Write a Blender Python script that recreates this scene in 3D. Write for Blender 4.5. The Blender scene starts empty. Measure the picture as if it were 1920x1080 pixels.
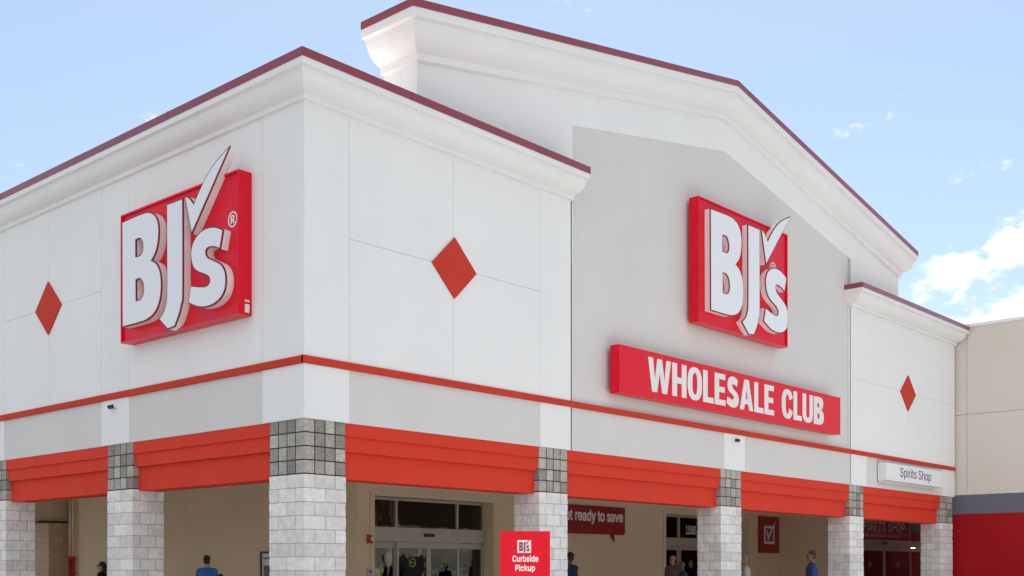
import bpy, bmesh, math, random
from mathutils import Vector, noise
from mathutils.geometry import tessellate_polygon
random.seed(7)
S = bpy.context.scene
COL = S.collection
R_ = math.radians

# ------------------------------------------------------------------ camera
cam = bpy.data.cameras.new('camera'); camo = bpy.data.objects.new('camera', cam); COL.objects.link(camo)
TH = 0.7323030413
camo.location = (-10.52297, -13.5676, 1.45)
camo.rotation_euler = (R_(90), 0, TH - R_(90))
cam.lens = 36 * 2157.8 / 1920; cam.sensor_width = 36; cam.shift_y = 528 / 1920
cam.clip_end = 3000
S.camera = camo

# ------------------------------------------------------------------ light
SUN_AZ = R_(52)      # from +Y towards +X : the sun stands behind the store, high on the right
SUN_EL = R_(67)
sdir = Vector((math.sin(SUN_AZ) * math.cos(SUN_EL), math.cos(SUN_AZ) * math.cos(SUN_EL), math.sin(SUN_EL)))
sun = bpy.data.lights.new('sun', 'SUN'); suno = bpy.data.objects.new('sun', sun); COL.objects.link(suno)
sun.energy = 5.0; sun.angle = R_(0.5); sun.color = (1, .965, .915)
suno.rotation_euler = sdir.to_track_quat('Z', 'Y').to_euler(); suno.location = (0, 0, 40)

w = bpy.data.worlds.new("World"); S.world = w; w.use_nodes = True
nt = w.node_tree; nt.nodes.clear(); N = nt.nodes.new; LK = nt.links.new
out = N('ShaderNodeOutputWorld'); bg1 = N('ShaderNodeBackground'); bg2 = N('ShaderNodeBackground'); mx = N('ShaderNodeMixShader')
sky = N('ShaderNodeTexSky'); sky.sky_type = 'NISHITA'; sky.sun_disc = False
sky.sun_elevation = SUN_EL; sky.sun_rotation = SUN_AZ; sky.air_density = 1.0; sky.dust_density = 1.2; sky.ozone_density = 1.2
hs = N('ShaderNodeHueSaturation'); hs.inputs['Saturation'].default_value = .88; hs.inputs['Hue'].default_value = .489; LK(sky.outputs[0], hs.inputs['Color']); LK(hs.outputs[0], bg1.inputs[0]); bg1.inputs[1].default_value = .099
bg2.inputs[0].default_value = (1, .99, .98, 1); bg2.inputs[1].default_value = .75
tc = N('ShaderNodeTexCoord')
def vmath(op, a, b=None, s=None):
    n = N('ShaderNodeVectorMath'); n.operation = op; LK(a, n.inputs[0])
    if b is not None: n.inputs[1].default_value = b
    if s is not None: n.inputs['Scale'].default_value = s
    return n.outputs['Value'] if op in ('DOT_PRODUCT', 'LENGTH') else n.outputs[0]
def smath(op, a, b=None, c=None, clamp=False):
    n = N('ShaderNodeMath'); n.operation = op; n.use_clamp = clamp
    for i, v in enumerate((a, b, c)):
        if v is None: continue
        if isinstance(v, (int, float)): n.inputs[i].default_value = v
        else: LK(v, n.inputs[i])
    return n.outputs[0]
def rng(v, a, b, c=0, d=1):
    n = N('ShaderNodeMapRange'); n.interpolation_type = 'SMOOTHSTEP'; LK(v, n.inputs[0])
    for i, q in enumerate((a, b, c, d)): n.inputs[i + 1].default_value = q
    return n.outputs[0]
dirv = vmath('NORMALIZE', tc.outputs['Generated'])
nz = N('ShaderNodeTexNoise'); nz.inputs['Scale'].default_value = 17; nz.inputs['Detail'].default_value = 9; nz.inputs['Roughness'].default_value = .6
mp = N('ShaderNodeMapping'); mp.inputs['Scale'].default_value = (1, 1, 1.9); LK(dirv, mp.inputs[0]); LK(mp.outputs[0], nz.inputs['Vector'])
lumps = [((1.0, .385, .225), .9976, .99985, .23), ((1.03, .325, .272), .9986, .9999, .24), ((1.02, .355, .225), .9984, .9999, .24), ((1.01, .36, .205), .9985, .9999, .2), ((.9357, .4549, .372), .9996, .99999, .06), ((.44, 1.0, .33), .9993, .99998, .17)]
bias = None
for c, a, b, s in lumps:
    d = vmath('DOT_PRODUCT', dirv, Vector(c).normalized())
    v = smath('MULTIPLY', rng(d, a, b), s)
    bias = v if bias is None else smath('MAXIMUM', bias, v)
# unseen broken cloud added behind the photographer to brighten the white walls
back = vmath('DOT_PRODUCT', dirv, (-.743, -.669, .2))
bias = smath('MAXIMUM', bias, smath('MULTIPLY', rng(back, .1, .5), .26))
cl = smath('ADD', nz.outputs[0], bias)
mask = rng(cl, .645, .80)
LK(mask, mx.inputs[0]); LK(bg1.outputs[0], mx.inputs[1]); LK(bg2.outputs[0], mx.inputs[2]); LK(mx.outputs[0], out.inputs[0])

S.view_settings.view_transform = 'Standard'; S.view_settings.look = 'None'
S.view_settings.gamma = 1; S.view_settings.exposure = 0.77

# ------------------------------------------------------------------ materials
def mat(name, col, rough=.6, spec=.5, var=.04, vscale=1.5, bump=0, bscale=60, fine=0, metallic=0, streak=0, coat=0):
    m = bpy.data.materials.new(name); m.use_nodes = True; t = m.node_tree; p = t.nodes['Principled BSDF']
    p.inputs['Roughness'].default_value = rough; p.inputs['Metallic'].default_value = metallic
    p.inputs['Specular IOR Level'].default_value = spec; p.inputs['Coat Weight'].default_value = coat
    p.inputs['Coat Roughness'].default_value = .06
    g = t.nodes.new('ShaderNodeNewGeometry')
    n = t.nodes.new('ShaderNodeTexNoise'); n.inputs['Scale'].default_value = vscale; n.inputs['Detail'].default_value = 6
    t.links.new(g.outputs['Position'], n.inputs['Vector'])
    r = t.nodes.new('ShaderNodeMapRange'); r.inputs[1].default_value = .25; r.inputs[2].default_value = .75
    r.inputs[3].default_value = 1 - var; r.inputs[4].default_value = 1 + var
    t.links.new(n.outputs[0], r.inputs[0])
    v = t.nodes.new('ShaderNodeVectorMath'); v.operation = 'SCALE'; v.inputs[0].default_value = col
    t.links.new(r.outputs[0], v.inputs['Scale']); last = v.outputs[0]
    if streak:
        mpn = t.nodes.new('ShaderNodeMapping'); mpn.inputs['Scale'].default_value = (4, 4, .25)
        t.links.new(g.outputs['Position'], mpn.inputs[0])
        n2 = t.nodes.new('ShaderNodeTexNoise'); n2.inputs['Scale'].default_value = 2; n2.inputs['Detail'].default_value = 5
        t.links.new(mpn.outputs[0], n2.inputs['Vector'])
        r2 = t.nodes.new('ShaderNodeMapRange'); r2.inputs[1].default_value = .45; r2.inputs[2].default_value = .8
        r2.inputs[3].default_value = 1; r2.inputs[4].default_value = 1 - streak
        t.links.new(n2.outputs[0], r2.inputs[0])
        v2 = t.nodes.new('ShaderNodeVectorMath'); v2.operation = 'SCALE'
        t.links.new(last, v2.inputs[0]); t.links.new(r2.outputs[0], v2.inputs['Scale']); last = v2.outputs[0]
    if fine:
        n3 = t.nodes.new('ShaderNodeTexNoise'); n3.inputs['Scale'].default_value = bscale; n3.inputs['Detail'].default_value = 3
        t.links.new(g.outputs['Position'], n3.inputs['Vector'])
        r3 = t.nodes.new('ShaderNodeMapRange'); r3.inputs[1].default_value = .35; r3.inputs[2].default_value = .65
        r3.inputs[3].default_value = 1 - fine; r3.inputs[4].default_value = 1 + fine
        t.links.new(n3.outputs[0], r3.inputs[0])
        v3 = t.nodes.new('ShaderNodeVectorMath'); v3.operation = 'SCALE'
        t.links.new(last, v3.inputs[0]); t.links.new(r3.outputs[0], v3.inputs['Scale']); last = v3.outputs[0]
    t.links.new(last, p.inputs['Base Color'])
    if bump:
        nb = t.nodes.new('ShaderNodeTexNoise'); nb.inputs['Scale'].default_value = bscale; nb.inputs['Detail'].default_value = 4
        t.links.new(g.outputs['Position'], nb.inputs['Vector'])
        b = t.nodes.new('ShaderNodeBump'); b.inputs['Strength'].default_value = bump; b.inputs['Distance'].default_value = .004
        t.links.new(nb.outputs[0], b.inputs['Height']); t.links.new(b.outputs[0], p.inputs['Normal'])
    return m
M = {}
M['white'] = mat('white_stucco', (.80, .80, .79), .75, .3, .028, .7, .4, 90, 0, 0, .014)
M['grey'] = mat('grey_stucco', (.655, .637, .615), .75, .3, .03, .8, .4, 90, 0, 0, .014)
M['joint'] = mat('joint_sealant', (.70, .70, .69), .8)
M['orange'] = mat('orange_red_stucco', (.66, .045, .021), .7, .2, .04, 1.2, .4, 80, 0, 0, .025)
M['brick'] = mat('brick_red_trim', (.55, .043, .024), .7, .2, .04, 1.2, .4, 80, 0, 0, .02)
M['cap'] = mat('maroon_metal', (.27, .032, .045), .28, .6, .05, 2, coat=.35)
M['signred'] = mat('sign_red', (.74, .0, .018), .36, .25, .02, 2, coat=.08)
M['face'] = mat('white_acrylic', (.80, .80, .82), .3, .5, .015, 2, coat=.25)
M['ret'] = mat('letter_return_white', (.86, .85, .84), .5, .4, .02)
M['trim'] = mat('letter_trim_red', (.22, .0, .015), .4)
M['tan'] = mat('tan_panel', (.67, .615, .545), .75, .3, .02, .6, .3, 80, 0, 0, .012)
M['slate'] = mat('slate_band', (.145, .15, .195), .8, .15, .03, .8)
M['dred'] = mat('deep_red_panel', (.36, .010, .014), .8, .12, .04, .8)
M['interior'] = mat('arcade_tan_paint', (.82, .63, .45), .7, .3, .03, .8, .25, 60, 0, 0, .05)
M['ceil'] = mat('soffit', (.78, .72, .62), .8)
M['alu'] = mat('champagne_aluminium', (.50, .46, .39), .4, .5, .03, 3, metallic=.25)
M['black'] = mat('black_plastic', (.015, .015, .016), .35)
M['dark'] = mat('dark_gasket', (.03, .027, .025), .5)
M['boardred'] = mat('board_red', (.33, .006, .012), .35, .5, .03, coat=.2)
M['bannerred'] = mat('banner_red', (.75, .014, .02), .6, .1)
M['plainwhite'] = mat('white_vinyl', (.78, .76, .74), .5)
M['ink'] = mat('dark_blue_ink', (.03, .03, .09), .5)
M['maroonink'] = mat('maroon_ink', (.33, .01, .04), .5)
M['lime'] = mat('lime_decal', (.24, .27, .05), .5)
M['concrete'] = mat('concrete', (.51, .505, .49), .85, .2, .08, .5, .4, 40, .08)
M['pale_concrete'] = mat('pale_concrete', (.63, .61, .575), .85, .2, .08, .5, .4, 40, .08)
M['asphalt'] = mat('asphalt', (.19, .19, .19), .9, .2, .12, .3, .5, 70, .15)
M['paint'] = mat('road_paint', (.7, .68, .6), .7, .3, .1, 3)
M['roofw'] = mat('white_roof_membrane', (.84, .84, .82), .7, .3, .03)
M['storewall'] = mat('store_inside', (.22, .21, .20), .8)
M['galv'] = mat('galvanised', (.45, .45, .45), .45, metallic=.6)
M['redpaint'] = mat('red_paint', (.45, .02, .015), .4)
M['skin1'] = mat('skin_light', (.52, .28, .20), .55, .4, .06, 8)
M['skin2'] = mat('skin_brown', (.17, .075, .042), .55, .4, .06, 8)
M['skin3'] = mat('skin_ruddy', (.46, .17, .12), .55, .4, .08, 8)
M['hair'] = mat('dark_hair', (.018, .013, .011), .55, .4, .3, 60, .6, 200)
M['hairgrey'] = mat('grey_hair', (.30, .27, .25), .6, .4, .3, 60, .6, 200)
for n_, c_ in dict(blue=(.045, .16, .47), navy=(.02, .028, .06), greybrown=(.14, .10, .09), darkblue=(.03, .045, .10), offwhite=(.60, .56, .53), denim=(.06, .08, .14), black=(.02, .02, .022), khaki=(.30, .24, .16), jacket=(.035, .05, .14), teal=(.10, .16, .18)).items():
    M['cloth_' + n_] = mat('cloth_' + n_, c_, .85, .2, .12, 12, .5, 150)
M['leaf'] = mat('leaf_green', (.12, .135, .03), .6, .3, .5, 3)
M['bark'] = mat('bark', (.12, .09, .06), .9, .2, .2, 8)
M['carpaint'] = mat('far_tan_wall', (.55, .48, .36), .8)
# glass : clear with fresnel reflection
def glassmat(name, tint, ior=1.5):
    m = bpy.data.materials.new(name); m.use_nodes = True; t = m.node_tree; t.nodes.clear()
    o = t.nodes.new('ShaderNodeOutputMaterial'); f = t.nodes.new('ShaderNodeFresnel'); f.inputs[0].default_value = ior
    a = t.nodes.new('ShaderNodeBsdfTransparent'); a.inputs[0].default_value = (*tint, 1)
    g = t.nodes.new('ShaderNodeBsdfGlossy'); g.inputs['Roughness'].default_value = .02; g.inputs[0].default_value = (.95, .95, .93, 1)
    x = t.nodes.new('ShaderNodeMixShader')
    # plate glass is slightly wavy
    ge = t.nodes.new('ShaderNodeNewGeometry'); nn = t.nodes.new('ShaderNodeTexNoise'); nn.inputs['Scale'].default_value = 1.6
    t.links.new(ge.outputs['Position'], nn.inputs['Vector'])
    b = t.nodes.new('ShaderNodeBump'); b.inputs['Strength'].default_value = .25; b.inputs['Distance'].default_value = .02
    t.links.new(nn.outputs[0], b.inputs['Height']); t.links.new(b.outputs[0], g.inputs['Normal'])
    m_ = t.nodes.new('ShaderNodeMath'); m_.operation = 'MULTIPLY'; m_.inputs[1].default_value = 1.9; m_.use_clamp = True
    t.links.new(f.outputs[0], m_.inputs[0]); t.links.new(m_.outputs[0], x.inputs[0])
    t.links.new(a.outputs[0], x.inputs[1]); t.links.new(g.outputs[0], x.inputs[2]); t.links.new(x.outputs[0], o.inputs[0])
    return m
M['glass'] = glassmat('tinted_glass', (.68, .68, .64))
def emis(name, col, s):
    m = bpy.data.materials.new(name); m.use_nodes = True; p = m.node_tree.nodes['Principled BSDF']
    p.inputs['Base Color'].default_value = (*col, 1); p.inputs['Emission Color'].default_value = (*col, 1); p.inputs['Emission Strength'].default_value = s
    return m
M['tube'] = emis('lit_tube', (1, .93, .8), 5)
M['amberlight'] = emis('lit_amber', (1, .6, .22), 22)
M['amber'] = mat('amber_bottle', (.55, .22, .04), .2, coat=.5)
M['greenb'] = mat('green_bottle', (.05, .16, .05), .2, coat=.5)
# block masonry : per-block tint stored on the faces
def blockmat(name, c1, c2, speck, sscale, bump):
    m = bpy.data.materials.new(name); m.use_nodes = True; t = m.node_tree; p = t.nodes['Principled BSDF']; p.inputs['Roughness'].default_value = .9; p.inputs['Specular IOR Level'].default_value = .2
    a = t.nodes.new('ShaderNodeAttribute'); a.attribute_name = 'tint'
    r = t.nodes.new('ShaderNodeMix'); r.data_type = 'RGBA'; r.inputs[6].default_value = (*c1, 1); r.inputs[7].default_value = (*c2, 1)
    t.links.new(a.outputs['Fac'], r.inputs[0])
    g = t.nodes.new('ShaderNodeNewGeometry')
    n = t.nodes.new('ShaderNodeTexNoise'); n.inputs['Scale'].default_value = sscale; n.inputs['Detail'].default_value = 2
    n2 = t.nodes.new('ShaderNodeTexNoise'); n2.inputs['Scale'].default_value = 9; n2.inputs['Detail'].default_value = 5
    t.links.new(g.outputs['Position'], n.inputs['Vector']); t.links.new(g.outputs['Position'], n2.inputs['Vector'])
    mr = t.nodes.new('ShaderNodeMapRange'); mr.inputs[1].default_value = .38; mr.inputs[2].default_value = .62; mr.inputs[3].default_value = 1 - speck; mr.inputs[4].default_value = 1 + speck
    mr2 = t.nodes.new('ShaderNodeMapRange'); mr2.inputs[1].default_value = .3; mr2.inputs[2].default_value = .7; mr2.inputs[3].default_value = .88; mr2.inputs[4].default_value = 1.1
    t.links.new(n.outputs[0], mr.inputs[0]); t.links.new(n2.outputs[0], mr2.inputs[0])
    mm = t.nodes.new('ShaderNodeMath'); mm.operation = 'MULTIPLY'; t.links.new(mr.outputs[0], mm.inputs[0]); t.links.new(mr2.outputs[0], mm.inputs[1])
    v = t.nodes.new('ShaderNodeVectorMath'); v.operation = 'SCALE'; t.links.new(r.outputs[2], v.inputs[0]); t.links.new(mm.outputs[0], v.inputs['Scale'])
    t.links.new(v.outputs[0], p.inputs['Base Color'])
    b = t.nodes.new('ShaderNodeBump'); b.inputs['Strength'].default_value = bump; b.inputs['Distance'].default_value = .012
    n3 = t.nodes.new('ShaderNodeTexNoise'); n3.inputs['Scale'].default_value = 22; n3.inputs['Detail'].default_value = 6; t.links.new(g.outputs['Position'], n3.inputs['Vector'])
    t.links.new(n3.outputs[0], b.inputs['Height']); t.links.new(b.outputs[0], p.inputs['Normal'])
    return m
M['block'] = blockmat('split_face_block', (.80, .78, .755), (.65, .61, .585), .05, 120, .5)
M['bandblock'] = blockmat('ground_face_block', (.50, .465, .42), (.25, .225, .20), .38, 110, .25)
M['warmblock'] = blockmat('warm_lit_block', (.66, .50, .36), (.58, .43, .30), .05, 120, .5)  # warm bounce light on the left stub wall is put into this block colour
M['mortar'] = mat('grey_mortar', (.30, .29, .285), .9, .2, .15, 5)
M['darkmortar'] = mat('dark_mortar', (.035, .034, .034), .9, .2, .2, 5)

# ------------------------------------------------------------------ helpers
def link(o, parent=None):
    COL.objects.link(o)
    if parent is not None: o.parent = parent
    return o
def tag(o, label=None, cat=None, group=None, kind=None):
    if label: o['label'] = label
    if cat: o['category'] = cat
    if group: o['group'] = group
    if kind: o['kind'] = kind
    return o
def empty(name, loc=(0, 0, 0), rz=0, **k):
    o = bpy.data.objects.new(name, None); o.location = loc; o.rotation_euler = (0, 0, rz); o.empty_display_size = .2
    return tag(link(o), **k)
class MB:
    def __init__(s): s.bm = bmesh.new()
    def box(s, x0, x1, y0, y1, z0, z1, bev=0):
        x0, x1 = sorted((x0, x1)); y0, y1 = sorted((y0, y1)); z0, z1 = sorted((z0, z1))
        V = [s.bm.verts.new((x, y, z)) for z in (z0, z1) for x, y in ((x0, y0), (x1, y0), (x1, y1), (x0, y1))]
        F = [s.bm.faces.new([V[i] for i in q]) for q in ((3, 2, 1, 0), (4, 5, 6, 7), (0, 1, 5, 4), (1, 2, 6, 5), (2, 3, 7, 6), (3, 0, 4, 7))]
        if bev:
            es = {e for f in F for e in f.edges}
            bmesh.ops.bevel(s.bm, geom=list(es), offset=bev, segments=2, affect='EDGES', profile=.5)
        return s
    def fbox(s, side, a0, a1, z0, z1, o0, o1, bev=0):   # box on a facade: a along it, o outwards
        if side == 'R': return s.box(a0, a1, -o1, -o0, z0, z1, bev)
        return s.box(-o1, -o0, a0, a1, z0, z1, bev)
    def prism(s, loops, w0, w1, f):        # loops: outline then holes, in (u, v); f(u, v, w) -> point
        flat = [p for L in loops for p in L]
        ar = lambda L: abs(sum(L[i - 1][0] * L[i][1] - L[i][0] * L[i - 1][1] for i in range(len(L)))) / 2
        want = ar(loops[0]) - sum(ar(L) for L in loops[1:]); rj = random.Random(1); size = want ** .5; best = None
        for k in range(25):      # the triangulator trips on some outlines: retry with a hair of jitter until the area is right
            j = size * 2e-4 * k / 4
            T_ = tessellate_polygon([[Vector((u + rj.uniform(-j, j), v + rj.uniform(-j, j), 0)) for u, v in L] for L in loops])
            got = sum(abs((flat[b][0] - flat[a][0]) * (flat[c][1] - flat[a][1]) - (flat[b][1] - flat[a][1]) * (flat[c][0] - flat[a][0])) / 2 for a, b, c in T_)
            if best is None or abs(got - want) < best[0]: best = (abs(got - want), T_)
            if best[0] < want * .01: break
        tri = best[1]
        if best[0] > want * .01: print('PRISM', round(best[0] / want, 3), len(flat))
        A = [s.bm.verts.new(f(u, v, w0)) for u, v in flat]; B = [s.bm.verts.new(f(u, v, w1)) for u, v in flat]
        for t in tri:
            for VV, rev in ((A, 1), (B, 0)):
                try: s.bm.faces.new([VV[i] for i in (t[::-1] if rev else t)])
                except ValueError: pass
        k = 0
        for L in loops:
            n = len(L)
            for i in range(n):
                try: s.bm.faces.new((A[k + i], A[k + (i + 1) % n], B[k + (i + 1) % n], B[k + i]))
                except ValueError: pass
            k += n
        return s
    def tube(s, pts, rad, n=12, cap=True):
        rings = []
        for i, p in enumerate(pts):
            p = Vector(p); r = rad[i] if isinstance(rad, (list, tuple)) else rad
            d = (Vector(pts[min(i + 1, len(pts) - 1)]) - Vector(pts[max(i - 1, 0)])).normalized()
            a = d.orthogonal().normalized() if abs(d.z) > .99 else d.cross(Vector((0, 0, 1))).normalized()
            b = d.cross(a)
            rings.append([s.bm.verts.new(p + r * (math.cos(q) * a + math.sin(q) * b)) for q in (2 * math.pi * j / n for j in range(n))])
        for A, B in zip(rings, rings[1:]):
            for j in range(n): s.bm.faces.new((A[j], A[(j + 1) % n], B[(j + 1) % n], B[j]))
        if cap: s.bm.faces.new(rings[0][::-1]); s.bm.faces.new(rings[-1])
        return s
    def ball(s, c, r, nu=14, nv=10):
        r = r if isinstance(r, (tuple, list)) else (r, r, r)
        geo = bmesh.ops.create_uvsphere(s.bm, u_segments=nu, v_segments=nv, radius=1)['verts']
        for v in geo: v.co = Vector((c[0] + v.co.x * r[0], c[1] + v.co.y * r[1], c[2] + v.co.z * r[2]))
        return s
    def build(s, name, m, parent=None, smooth=False, **k):
        bmesh.ops.recalc_face_normals(s.bm, faces=s.bm.faces)
        me = bpy.data.meshes.new(name); s.bm.to_mesh(me); s.bm.free()
        if smooth:
            for p in me.polygons: p.use_smooth = True
        for q in (m if isinstance(m, list) else [m]): me.materials.append(q)
        return tag(link(bpy.data.objects.new(name, me), parent), **k)

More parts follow.
